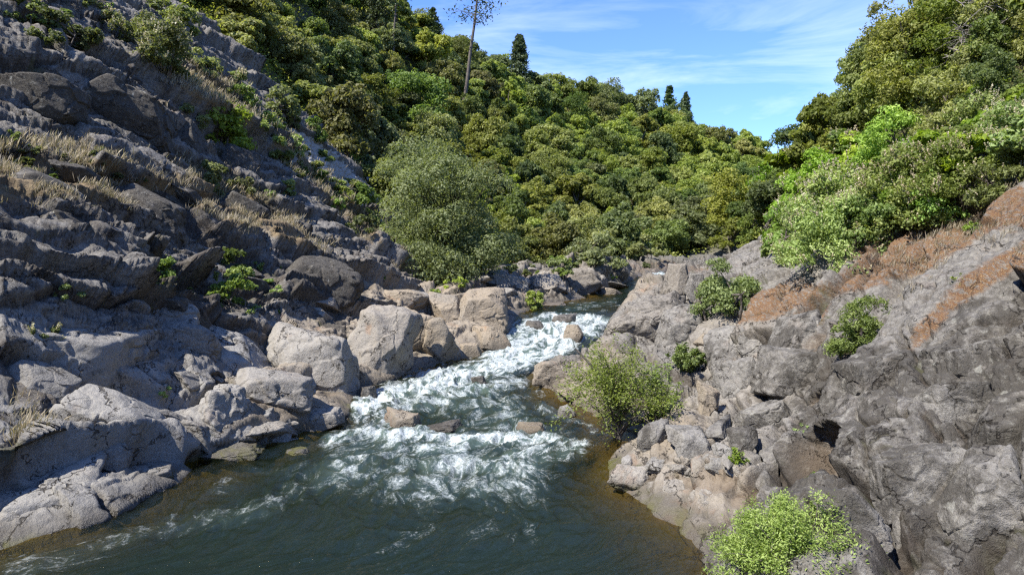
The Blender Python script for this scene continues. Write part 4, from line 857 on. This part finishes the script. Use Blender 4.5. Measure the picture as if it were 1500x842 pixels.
treetop(520, 185, 84, 90, 'grey green oak above the scree', 'grey', 32)
for i_, (x_, y_, w_, h_, mt_, fl_, lb) in enumerate([(20, 30, 90, 60, 'fresh', 30, 'green bush at the very top left corner'), (130, 25, 90, 60, 'grey', 60, 'grey green bush between the corner bush and the large flowering shrub'), (245, 40, 90, 70, 'fresh', 0, 'green bush on the top edge above the large flowering shrub'),
    (270, 185, 60, 60, 'grey', 0, 'pale wispy bush left of the bright leafy bush'), (425, 235, 60, 50, 'fresh', 20, 'green bush on the ridge between the two oaks and the scree'), (455, 215, 60, 60, 'deep', 0, 'dark bush at the top of the scree'), (345, 165, 60, 50, 'fresh', 20, 'mid green bush just above the dark rounded boulder'),
    (400, 175, 70, 60, 'grey', 0, 'grey bush on the ridge under the smaller round oak'), (300, 285, 60, 60, 'grey', 0, 'pale green bush standing in the dry grass'), (345, 300, 60, 50, 'grey', 0, 'second pale bush in the dry grass, nearer the river'), (235, 395, 40, 30, 'fresh', 0, 'little bush above the low green bush'),
    (345, 430, 50, 50, 'fresh', 0, 'upright green bush in the upper gully'), (180, 400, 40, 26, 'lime', 0, 'yellowish low plant at the left of the low green bush'), (120, 445, 60, 24, 'deep', 0, 'dark low plant at the right end of the ledge plants'), (550, 410, 40, 20, 'fresh', 0, 'low green plant above the pinkish slab'),
    (415, 290, 40, 36, 'fresh', 0, 'green bush under the ridge above the black dome'), (530, 345, 60, 40, 'grey', 0, 'grey bush at the foot of the scree'), (590, 350, 60, 40, 'fresh', 0, 'green bush tucked under the left side of the very large oak')]):
    shrub(x_, y_, w_, h_, lb, mt_, 200+i_, flowers=fl_, leafpx=4, lump=9)
rs = np.random.RandomState(77)
SB = [tree_meshes(rs, 1., 1.1, 8, 1500, .13, base=.02, jit=.8, skirt=.5, stems=3, trunk_r=.03) for _ in range(4)]
def small_bushes(poly, n_, px_, mats, group):
    c_ = 0; xs = [q[0] for q in poly]; ys = [q[1] for q in poly]
    for _ in range(n_*10):
        if c_ >= n_: break
        x_, y_ = rs.uniform(min(xs), max(xs)), rs.uniform(min(ys), max(ys))
        if not inpoly(np.array([x_]), np.array([y_]), poly)[0]: continue
        h_ = hit(x_, y_)
        if h_ is None or h_[1] > 75: continue
        m_ = mats[rs.randint(len(mats))]; s_ = h_[1]*px_*rs.uniform(.6, 1.4)/2000; v_ = rs.randint(4); c_ += 1; lb = {'fresh': 'small green ', 'grey': 'small grey green ', 'deep': 'small dark green ', 'lime': 'small yellowish '}[m_]+group
        plant('bush', 'bush', lb, SB[v_][0], SB[v_][1], MT[m_], (h_[0], h_[1], h_[2]-.1*s_), (s_, s_, s_*rs.uniform(.7, 1.2)), rs.uniform(0, 6.28), group=lb, partname='foliage', trunkname='stems')
small_bushes([(0, 0), (240, 10), (340, 110), (450, 210), (560, 330), (520, 330), (400, 240), (300, 200), (200, 110), (60, 60)], 85, 38, ['fresh', 'grey', 'grey', 'deep'], 'bush on the upper edge of the left slope')
small_bushes([(0, 200), (150, 230), (400, 290), (470, 370), (380, 350), (200, 300), (0, 290)], 34, 24, ['grey', 'grey', 'fresh'], 'bush among the dry grass of the left slope')
small_bushes([(150, 360), (420, 380), (420, 460), (300, 470), (150, 440)], 16, 26, ['fresh', 'fresh', 'lime'], 'plant in the gullies of the left slope')
small_bushes([(0, 420), (130, 420), (130, 450), (0, 450)], 8, 26, ['fresh', 'deep'], 'plant on the ledge at the left edge')
small_bushes([(690, 385), (960, 380), (960, 412), (700, 425)], 16, 26, ['fresh', 'grey', 'lime'], 'bush among the rocks of the far bank')
treetop(1150, 222, 112, 70, 'olive oak filling the notch where the two hillsides meet', 'olive', 150); treetop(1182, 226, 98, 60, 'small olive oak right of the notch between the hillsides', 'gold', 151)
# ---- right side
shrub(1072, 468, 122, 118, 'leafy bright green bush at the foot of the right hillside', 'fresh', 40, leafpx=3.8, lump=14)
shrub(1268, 520, 104, 122, 'dark green bushy sapling growing from the bare right rock', 'deep', 41, leafpx=4.6, lump=16, base=.02, aspect=.3, dens=8, skirt=1.0)
shrub(1235, 392, 170, 150, 'large flowering shrub nearest the orange mossy slope', 'fresh', 42, name='flowering_shrub', cat='shrub', flowers=420, leafpx=3.8, lump=22)
shrub(1180, 385, 90, 100, 'flowering shrub left of the largest one on the right hill', 'fresh', 43, name='flowering_shrub', cat='shrub', flowers=200, leafpx=3.8, lump=14)
shrub(1290, 355, 110, 100, 'green shrub between the flowering shrub and the bare slope', 'fresh', 44, leafpx=4, lump=14)
for i_, (x_, tp, Y_, w_, mt_, fl_, lb) in enumerate([
    (1240, 235, 44, 170, 'fresh', 480, 'cream flowered shrub in the middle of the right hillside'),
    (1330, 215, 38, 170, 'fresh', 420, 'wide cream flowered shrub under the bright green tree'),
    (1420, 165, 34, 170, 'fresh', 420, 'cream flowered shrub high at the right, above the bare rock'),
    (1490, 140, 30, 140, 'fresh', 160, 'flowering shrub at the right edge of the hillside'),
    (1385, 235, 31, 120, 'bright', 100, 'glossy green shrub at the top of the bare right slope'),
    (1470, 215, 26, 110, 'fresh', 40, 'pale green shrub at the right edge above the orange rock'),
    (1200, 215, 60, 130, 'bright', 120, 'yellow green flowering shrub below the feathery tree'),
    (1135, 235, 68, 100, 'bright', 60, 'yellow green bush where the right hill meets the bend'),
    (1110, 300, 62, 70, 'deep', 0, 'dark bush at the left foot of the right hillside'),
    (1160, 290, 54, 90, 'bright', 120, 'light green flowering bush at the left of the right hillside'),
    (1310, 150, 52, 120, 'bright', 0, 'vivid light green tree among the darker oaks on the right'),
    (1360, 180, 46, 90, 'bright', 60, 'bright green shrub at the right of the vivid tree'),
    (1440, 130, 42, 110, 'fresh', 160, 'flowering shrub under the grey dead tree')]):
    shrub(x_, tp+.74*w_, w_, .78*w_, lb, mt_, 60+i_, name='bushy_tree' if 'tree among' in lb else 'flowering_shrub' if fl_ else 'bush', cat='tree' if 'tree among' in lb else 'shrub' if fl_ else 'bush', flowers=fl_, leafpx=4, lump=20, base=.03, stems=3, depth=.3)
for i_, (x_, tp, Y_, w_, mt_, lb) in enumerate([
    (1285, 40, 58, 120, 'gold', 'olive oak at the skyline edge of the right hill'), (1255, 125, 62, 80, 'olive', 'dark oak low on the skyline of the right hill'), (1350, -20, 56, 150, 'olive', 'tall olive oak behind the vivid tree'),
    (1420, -60, 54, 150, 'gold', 'tall oak at the top of the frame left of the dead tree'), (1490, -80, 50, 150, 'olive', 'tall oak in the top right corner'), (1400, 70, 50, 110, 'olive', 'mid olive oak on the right hillside beside the dead tree'),
    (1310, -10, 66, 110, 'olive', 'oak crown at the top of the right skyline'), (1470, 60, 46, 110, 'deep', 'dark green oak below the top right corner'), (1225, 175, 74, 70, 'gold', 'small golden oak at the foot of the right skyline'),
    (1165, 178, 84, 80, 'deep', 'airy flat topped tree on the skyline at the bend')]):
    shrub(x_, tp+1.12*w_, w_, 1.15*w_, lb, mt_, 80+i_, name='live_oak', cat='tree', stems=1, leafpx=3.8, lump=22 if 'airy' not in lb else 12, dens=6 if 'airy' not in lb else 2.6, base=.15 if 'airy' not in lb else .55)
# ---- willows by the water: upright stems with narrow leaves
def willow(px, py, w, h, label, seed, nst, Y=None, leafpx=3.4, per=90, trunk=False, mats='lime', lean=0, z=None):
    b_ = hit(px, py) if Y is None else P(px, py, Y)
    if z is not None: b_ = Wz(px, py, z)
    sc = b_[1]/FPX; rs = np.random.RandomState(seed); R_, Hh = w*sc/2, h*sc; g, t = G(), G()
    C_, N_, tn = [], [], []
    for i_ in range(nst):
        a = rs.uniform(0, 6.28); q_ = rs.rand()**.6; e_ = np.array([math.cos(a)*R_*q_+lean*sc, math.sin(a)*R_*q_, Hh*(1-.55*q_*q_)*rs.uniform(.6, 1.05)])
        s0 = np.array([rs.normal()*.09*R_, rs.normal()*.09*R_, 0]) if not trunk else np.array([lean*sc*.3, 0, Hh*rs.uniform(.02, .5)])
        pts = limb(s0, e_, rs, .07, 7, .35); tube(t, pts, .012*Hh**.5*rs.uniform(.5, 1), .003, 4)
        pts = np.array(pts); tw = rs.normal()*.14
        for k_ in range(per):
            u = 1-rs.rand()**1.6*.85; f_ = u*(len(pts)-1); i0_ = min(int(f_), len(pts)-2); c_ = pts[i0_]*(1-f_+i0_)+pts[i0_+1]*(f_-i0_)
            C_.append(c_+rs.normal(size=3)*.07*R_*(1.2-u*.5)); N_.append([0, 0, 1.]); tn.append(tw)
    C_ = np.array(C_); N_ = np.array(N_)+sph(rs, len(C_))*.9; N_ /= np.linalg.norm(N_, axis=1, keepdims=True)
    leaves(g, C_, N_, leafpx*sc*.75, leafpx*sc*.26, rs, .5+np.array(tn)+rs.normal(size=len(C_))*.10)
    if trunk:
        tube(t, [(0, 0, -.3), (.02*Hh, 0, Hh*.2), (-.03*Hh, .0, Hh*.42), (-.14*Hh, 0, Hh*.62), (-.30*Hh, 0, Hh*.80), (-.38*Hh, 0, Hh*.88)], .075, .025, 8); tube(t, limb((-.03*Hh, 0, Hh*.42), (.2*Hh, .1*Hh, Hh*.8), rs), .04, .012, 6)
    return plant('willow', 'willow', label, g.mesh('foliage', False), t.mesh('stems'), MT[mats], (b_[0], b_[1], b_[2]-.08), partname='foliage', trunkname='trunk' if trunk else 'stems')
willow(905, 652, 215, 170, 'airy yellow green willow with a dark leaning trunk at the right waterline', 5, 110, per=80, trunk=True, leafpx=3.4)
willow(1160, 890, 260, 185, 'bright lime willow bush at the bottom edge beside the water', 7, 230, per=190, leafpx=3.5, Y=10.6, z=.35)
willow(1005, 545, 70, 46, 'low leafy green plant behind the airy willow', 9, 44, per=60, mats='fresh', leafpx=4)
willow(960, 620, 90, 110, 'thin pale willow stems right of the airy willow', 11, 36, per=55, leafpx=4)
willow(1078, 682, 42, 32, 'small grass green clump between blocks of the right rock pile', 13, 30, per=30, mats='bright')
willow(1203, 706, 44, 22, 'little fern growing in the mouth of the large pothole', 15, 24, per=26, mats='bright')
willow(1180, 640, 40, 26, 'little green plant in the upper hollow of the right rock', 16, 20, per=20, mats='fresh')
willow(1415, 425, 50, 34, 'small yellow green plant on the dry grass of the right slope', 17, 24, per=24, mats='lime')
willow(1430, 340, 34, 22, 'tiny green plant high on the orange slope', 18, 20, per=20, mats='lime')
# ---- conifers
def pine(px, top, base, Y, w, label, seed, mat='conifer', bare=.25, dens=1., lean=0., name='pine_tree', droop=.1, cone=1.):
    b_ = P(px, base, Y); gz_ = ground(b_[0], b_[1]); zt = P(px, top, Y)[2]; Hh = zt-gz_; sc = Y/FPX; R_ = w*sc/2; rs = np.random.RandomState(seed); t, C_, N_ = G(), [], []
    top_ = np.array([lean*sc, 0, Hh]); tube(t, [top_*u+np.array([rs.normal()*.004*Hh, 0, 0]) for u in np.linspace(-.02, 1, 9)], .011*Hh+.05, .03, 7)
    nb = int(70*dens)
    for _ in range(nb):
        u = bare+(1-bare)*rs.rand()**.9; L_ = R_*((1-u)/(1-bare))**cone*rs.uniform(.6, 1.1)+.12*R_; a = rs.uniform(0, 6.28); o_ = top_*u; e_ = o_+np.array([math.cos(a)*L_, math.sin(a)*L_, L_*(.25-droop*2*rs.rand())])
        tube(t, [o_, (o_+e_)/2+[0, 0, .05*L_], e_], .02+.01*L_, .008, 4)
        for k_ in range(int(26)):
            v = .35+.65*rs.rand(); C_.append(o_+(e_-o_)*v+rs.normal(size=3)*.2*L_*np.array([1, 1, .7])); N_.append([0, 0, 1.])
    C_ = np.array(C_); N_ = np.array(N_)+sph(rs, len(C_))*.9; N_ /= np.linalg.norm(N_, axis=1, keepdims=True); g = G(); leaves(g, C_, N_, 2.6*sc, 1.0*sc, rs, .5+rs.normal(size=len(C_))*.2)
    return plant(name, 'pine', label, g.mesh('crown', False), t.mesh('trunk'), MT[mat], (b_[0], b_[1], gz_))
pine(676, -110, 130, 128, 84, 'tall thin pine with a long bare trunk rising out of the frame', 31, 'greypine', bare=.50, dens=1.1, lean=38, cone=.5)
pine(574, -60, 70, 125, 44, 'second bare trunked pine, left of the tall thin one', 32, 'greypine', bare=.55, dens=.8, lean=10, cone=.5)
pine(552, -20, 60, 128, 40, 'feathery grey pine on the hillside at the top of the frame', 33, 'greypine', bare=.3, dens=1.2, cone=.6)
pine(761, 52, 110, 178, 34, 'rounded grey green pine standing above the ridge line', 34, 'greypine', bare=.12, dens=3.2, cone=.55)
pine(980, 127, 200, 236, 40, 'taller dark fir of the pair on the far ridge', 35, 'conifer', bare=.08, dens=2.6)
pine(1003, 136, 200, 238, 34, 'shorter dark fir of the pair on the far ridge', 36, 'conifer', bare=.08, dens=2.6)
pine(664, 78, 150, 142, 36, 'pale grey young pine in front of the ridge', 37, 'greypine', bare=.1, dens=1.8, cone=.7)
pine(634, 12, 60, 150, 26, 'small dark pine breaking the ridge line near the top', 38, 'conifer', bare=.15, dens=1.5, cone=.7)
# ---- bare grey tree on the right hill, tangle of dead twigs
def dead_tree(px, base, w, h, label, seed, Y=None, nb=46):
    b_ = hit(px, base) if Y is None else P(px, base, Y)
    if Y is not None: b_[2] = ground(b_[0], b_[1])
    sc = b_[1]/FPX; R_, Hh = w*sc/2, h*sc; rs = np.random.RandomState(seed); t, br = G(), G()
    tube(t, limb((0, 0, -.2), (rs.normal()*.1*R_, 0, Hh*.7), rs, .04, 6, 0), .035*Hh, .012*Hh, 6)
    for _ in range(nb):
        u = rs.uniform(.15, .7); a = rs.uniform(0, 6.28); o_ = np.array([0, 0, Hh*u]); e_ = o_+np.array([math.cos(a)*R_*rs.uniform(.4, 1), math.sin(a)*R_*rs.uniform(.4, 1), Hh*rs.uniform(-.12, .35)])
        p_ = limb(o_, e_, rs, .12, 6); tube(br, p_, .010*Hh, .003*Hh, 4)
        for k_ in range(5):
            s_ = p_[rs.randint(2, 6)]; tube(br, limb(s_, s_+rs.normal(size=3)*.22*R_, rs, .1, 4), .004*Hh, .0015*Hh, 3)
    r_ = bpy.data.objects.new('dead_tree', None); S.collection.objects.link(r_); r_.location = b_; tag(r_, label, 'dead tree')
    obj('trunk', t.mesh('trunk'), MT['twig'], r_); obj('branches', br.mesh('branches'), MT['twig'], r_); return r_
dead_tree(1430, 150, 110, 140, 'grey leafless tree among the oaks at the upper right', 41, Y=43, nb=40)
dead_tree(1250, 352, 70, 44, 'tangle of dead grey twigs in the flowering shrubs on the right', 42, Y=31.5, nb=40)
# ---- the wooded hillside: single oaks, largest first; the far rest is one wood
rs = np.random.RandomState(11); OAK = []
for k_ in range(14):
    R_ = 1.; Hh = rs.uniform(1.35, 2.3); OAK.append(tree_meshes(rs, R_, Hh, int(rs.uniform(9, 26)), 10500, rs.uniform(.040, .054), base=.05, jit=rs.uniform(.5, .75), skirt=rs.uniform(.1, .5), fill=.12, sub=int(rs.uniform(9, 20))))
cand = []
idx = np.where((fmask > .5) & ((y0 > 58) | ((x0 > 8) & (y0 > 34) & inpoly(PX, PY, [(1190, 60), (1240, 215), (1330, 190), (1440, 150), (1560, 110), (1600, -200), (1200, -200)]))) & (np.abs(TH.ravel()) < R(50)) & (RR.ravel() < 330))[0]
A_ = (RR.ravel()[idx]**2)*np.gradient(np.log(rr))[np.searchsorted(rr, RR.ravel()[idx]).clip(0, NR-1)]
A_ = A_/RR.ravel()[idx]**.9; pick = rs.choice(idx, 16000, replace=False, p=A_/A_.sum()); acc = np.zeros((0, 3))
for i_ in pick:
    x_, y_, z_ = co2[i_]
    if PX[i_] > 1560 or PX[i_] < 180: continue
    r_ = float(np.interp(y_, [34, 55, 110, 200, 300], [1.9, 2.3, 3.3, 4.4, 5.2]))*rs.uniform(.8, 1.25)
    if len(acc) and ((acc[:, 0]-x_)**2+(acc[:, 1]-y_)**2 < (.68*(acc[:, 2]+r_))**2).any(): continue
    top = np.array([x_, y_, z_+1.6*r_]); px_, py_ = proj(top[None]); d_ = top-np.array([0, 0, H]); vis = True
    if py_[0] < -70: continue
    for u in np.linspace(.25, .97, 40):
        q_ = np.array([0, 0, H])+d_*u
        if q_[1] > 4 and ground(q_[0], q_[1]) > q_[2]: vis = False; break
    if not vis: continue
    acc = np.concatenate([acc, [[x_, y_, r_]]]); cand.append((r_/math.hypot(x_, y_), x_, y_, z_, r_, float(px_[0]), float(py_[0])))
cand.sort(reverse=True); print('hill trees', len(cand))
far = G()
ADJ = {'deep': 'dark green', 'olive': 'olive green', 'gold': 'golden olive', 'grey': 'grey green'}
for n_, (s_, x_, y_, z_, r_, px_, py_) in enumerate(cand):
    big_ = vnoise(np.array([[x_*.03, y_*.03, 1.]]), 4)[0]; gold = np.clip((px_-520)/420, 0, 1)*.6+.15*big_
    u = rs.rand(); mt_ = 'gold' if u < gold else 'deep' if u < gold+.27 else 'grey' if u < gold+.36 else 'olive'
    sz = (r_*1.18*rs.uniform(.9, 1.1), r_*1.18*rs.uniform(.9, 1.1), r_*1.12*rs.uniform(.85, 1.25)); v_ = rs.randint(14)
    if n_ < 285:
        zone = 'low on the wooded slope above the far bank' if py_ > 255 else 'on the skyline ridge of the far hill' if py_ < 60+.32*(px_-620)+35 and px_ > 600 else 'packed in the middle of the far hillside' if px_ > 560 else 'high on the hillside above the left slope'
        if px_ > 1115: zone = 'in the wood on the right hillside'
        plant('live_oak', 'tree', ADJ[mt_]+' oak '+zone, OAK[v_][0], OAK[v_][1], MT[mt_], (x_, y_, z_-.15*r_), sz, rs.uniform(0, 6.28), group=ADJ[mt_]+' oaks '+zone)
    else:
        me = OAK[v_][0]; V = np.empty(len(me.vertices)*3, np.float32); me.vertices.foreach_get('co', V); V = V.reshape(-1, 4, 3)[::2]; a = rs.uniform(0, 6.28); c_, s2 = math.cos(a), math.sin(a)
        V = (V-V.mean(1, keepdims=True))*1.4+V.mean(1, keepdims=True); V = V.reshape(-1, 3) @ np.array([[c_, s2, 0], [-s2, c_, 0], [0, 0, 1]])*np.array(sz)+np.array([x_, y_, z_-.15*r_])
        far.add(V, np.arange(len(V)).reshape(-1, 4), np.repeat(np.clip(.5+rs.normal(size=len(V)//4)*.2, 0, 1), 4)+rs.normal()*.1)
if far.n: tag(obj('woodland', far.mesh('woodland', False), MT['gold']), 'far oak wood along the distant ridge and bend', None, kind='stuff')
# flowering brush that clothes the foot of the right hillside
rs = np.random.RandomState(17); BR = []
for k_ in range(5):
    mc, mt_ = tree_meshes(rs, 1., 1.45, 12, 6500, .075, base=.02, jit=.7, skirt=.5, stems=3, trunk_r=.04); BR.append((mc, mt_))
fl_m = []
for k_ in range(5):
    tmp = bpy.data.objects.new('tmp', None); fo_ = blossoms(rs, BR[k_][0], 110, .16, tmp); fl_m.append(fo_.data); bpy.data.objects.remove(fo_); bpy.data.objects.remove(tmp)
BZ = [(1095, 320), (1120, 250), (1200, 225), (1330, 200), (1450, 150), (1580, 120), (1580, 255), (1420, 285), (1330, 322), (1260, 372), (1180, 385)]
idx = np.where(inpoly(PX, PY, BZ) & (y0 > 14) & (y0 < 90))[0]; got = np.zeros((0, 2)); c_ = 0
for i_ in rs.permutation(idx):
    x_, y_, z_ = co2[i_]
    if c_ >= 62: break
    if len(got) and (np.hypot(got[:, 0]-x_, got[:, 1]-y_) < .055*y_).any(): continue
    got = np.concatenate([got, [[x_, y_]]]); c_ += 1; s_ = y_*.038*rs.uniform(.8, 1.3)+.35; v_ = rs.randint(5); fl = rs.rand() < .55; mt_ = ('bright' if rs.rand() < .7 else 'fresh') if PX[i_] < 1330 else ('fresh' if rs.rand() < .5 else 'bright')
    nm_ = ('yellow green' if mt_ == 'bright' else 'mid green')+(' brush dotted with cream flowers' if fl else ' leafy brush without flowers')+' on the right hillside'
    r_ = plant('flowering_shrub' if fl else 'bush', 'shrub' if fl else 'bush', nm_, BR[v_][0], BR[v_][1], MT[mt_], (x_, y_, z_-.12*s_), (s_, s_, s_*rs.uniform(.85, 1.2)), rs.uniform(0, 6.28), group=nm_, partname='foliage', trunkname='stems')
    if fl:
        o = bpy.data.objects.new('blossoms', fl_m[v_]); S.collection.objects.link(o); o.parent = r_
# undergrowth between the trees
rs = np.random.RandomState(21)
idx = np.where((fmask > .45) & (y0 > 16) & (np.abs(TH.ravel()) < R(41)) & (RR.ravel() < 200) & (PY > -60))[0]
pick = rs.choice(idx, 9000, replace=False); B_ = co2[pick]; D_ = np.hypot(B_[:, 0], B_[:, 1]); C_ = np.repeat(B_, 14, 0); dd = np.repeat(D_, 14)
C_ = C_+rs.normal(size=C_.shape)*np.array([1, 1, .55])*(.006*dd+.10)[:, None]; C_[:, 2] += .004*dd+.1; N_ = np.array([0, 0, 1.])+sph(rs, len(C_))*.9; N_ /= np.linalg.norm(N_, axis=1, keepdims=True)
g = G(); n_ = len(C_); sz = (.0022*dd)[:, None]; t_ = np.cross(N_, sph(rs, n_)); t_ /= np.linalg.norm(t_, axis=1, keepdims=True)+1e-9; s_ = np.cross(N_, t_)
g.add(np.stack([C_-t_*sz, C_+s_*sz*.6, C_+t_*sz, C_-s_*sz*.6], 1).reshape(-1, 3), np.arange(4*n_).reshape(-1, 4), np.repeat(np.clip(.45+rs.normal(size=n_)*.2, 0, 1), 4))
tag(obj('undergrowth', g.mesh('undergrowth', False), MT['olive']), 'low green undergrowth covering the ground between the trees', None, kind='stuff')
# ---- dry grass
def grass(cent, hgt, n_, spread, rs, g, width=.12):
    """tufts of thin blades"""
    for c_, h_ in zip(cent, hgt):
        k_ = n_; b_ = c_+rs.normal(size=(k_, 3))*spread*h_*np.array([1, 1, .15]); d_ = np.array([.12, 0, 1])+rs.normal(size=(k_, 3))*np.array([.35, .35, .15]); d_ /= np.linalg.norm(d_, axis=1, keepdims=True)
        L_ = (h_*rs.uniform(.5, 1.2, k_))[:, None]; w_ = np.cross(d_, sph(rs, k_)); w_ /= np.linalg.norm(w_, axis=1, keepdims=True)+1e-9; w_ = w_*width*h_*.16
        V = np.stack([b_-w_, b_+w_, b_+d_*L_*.6+w_*.6+np.array([0, 0, 0]), b_+d_*L_+np.array([.08, .02, -.06])*L_], 1).reshape(-1, 3); g.add(V, np.arange(4*k_).reshape(-1, 4), np.repeat(np.clip(.5+rs.normal()*.15+rs.normal(size=k_)*.15, 0, 1), 4))
rs = np.random.RandomState(31); g = G()
w_ = np.clip(soil, 0, 1)*np.where(left, 1, .12)*(fmask < .5)*(y0 > 8)*(np.abs(TH.ravel()) < R(42))*(near)*(vnoise(co2*.8, 77) > -.15)
pick = rs.choice(len(co2), 3000, replace=False, p=w_/w_.sum()); grass(co2[pick], .10+.006*np.hypot(co2[pick, 0], co2[pick, 1])*rs.uniform(.5, 1.4, len(pick)), 12, .5, rs, g)
for (x_, y_, sx_, sy_, k_) in ((290, 265, 50, 18, 60), (340, 285, 40, 22, 60), (385, 320, 30, 20, 50), (455, 365, 30, 14, 60), (260, 245, 25, 15, 30), (30, 620, 35, 25, 70), (60, 215, 70, 12, 50), (430, 350, 24, 12, 30), (1400, 335, 70, 25, 60), (1480, 325, 40, 30, 40), (1330, 385, 40, 20, 20), (1360, 440, 30, 20, 16), (150, 230, 60, 12, 40), (10, 270, 20, 30, 30)):
    for _ in range(k_):
        h_ = hit(x_+rs.normal()*sx_*.6, y_+rs.normal()*sy_*.6)
        if h_ is not None and h_[1] < 70: grass([h_], [(.10 if x_ > 1200 else .22)+.008*h_[1]*rs.uniform(.4, 1.3)], 14, .35, rs, g)
tag(obj('dry_grass', g.mesh('dry_grass', False), MT['straw']), 'straw coloured dry grass in bands on both rock slopes', None, kind='stuff')
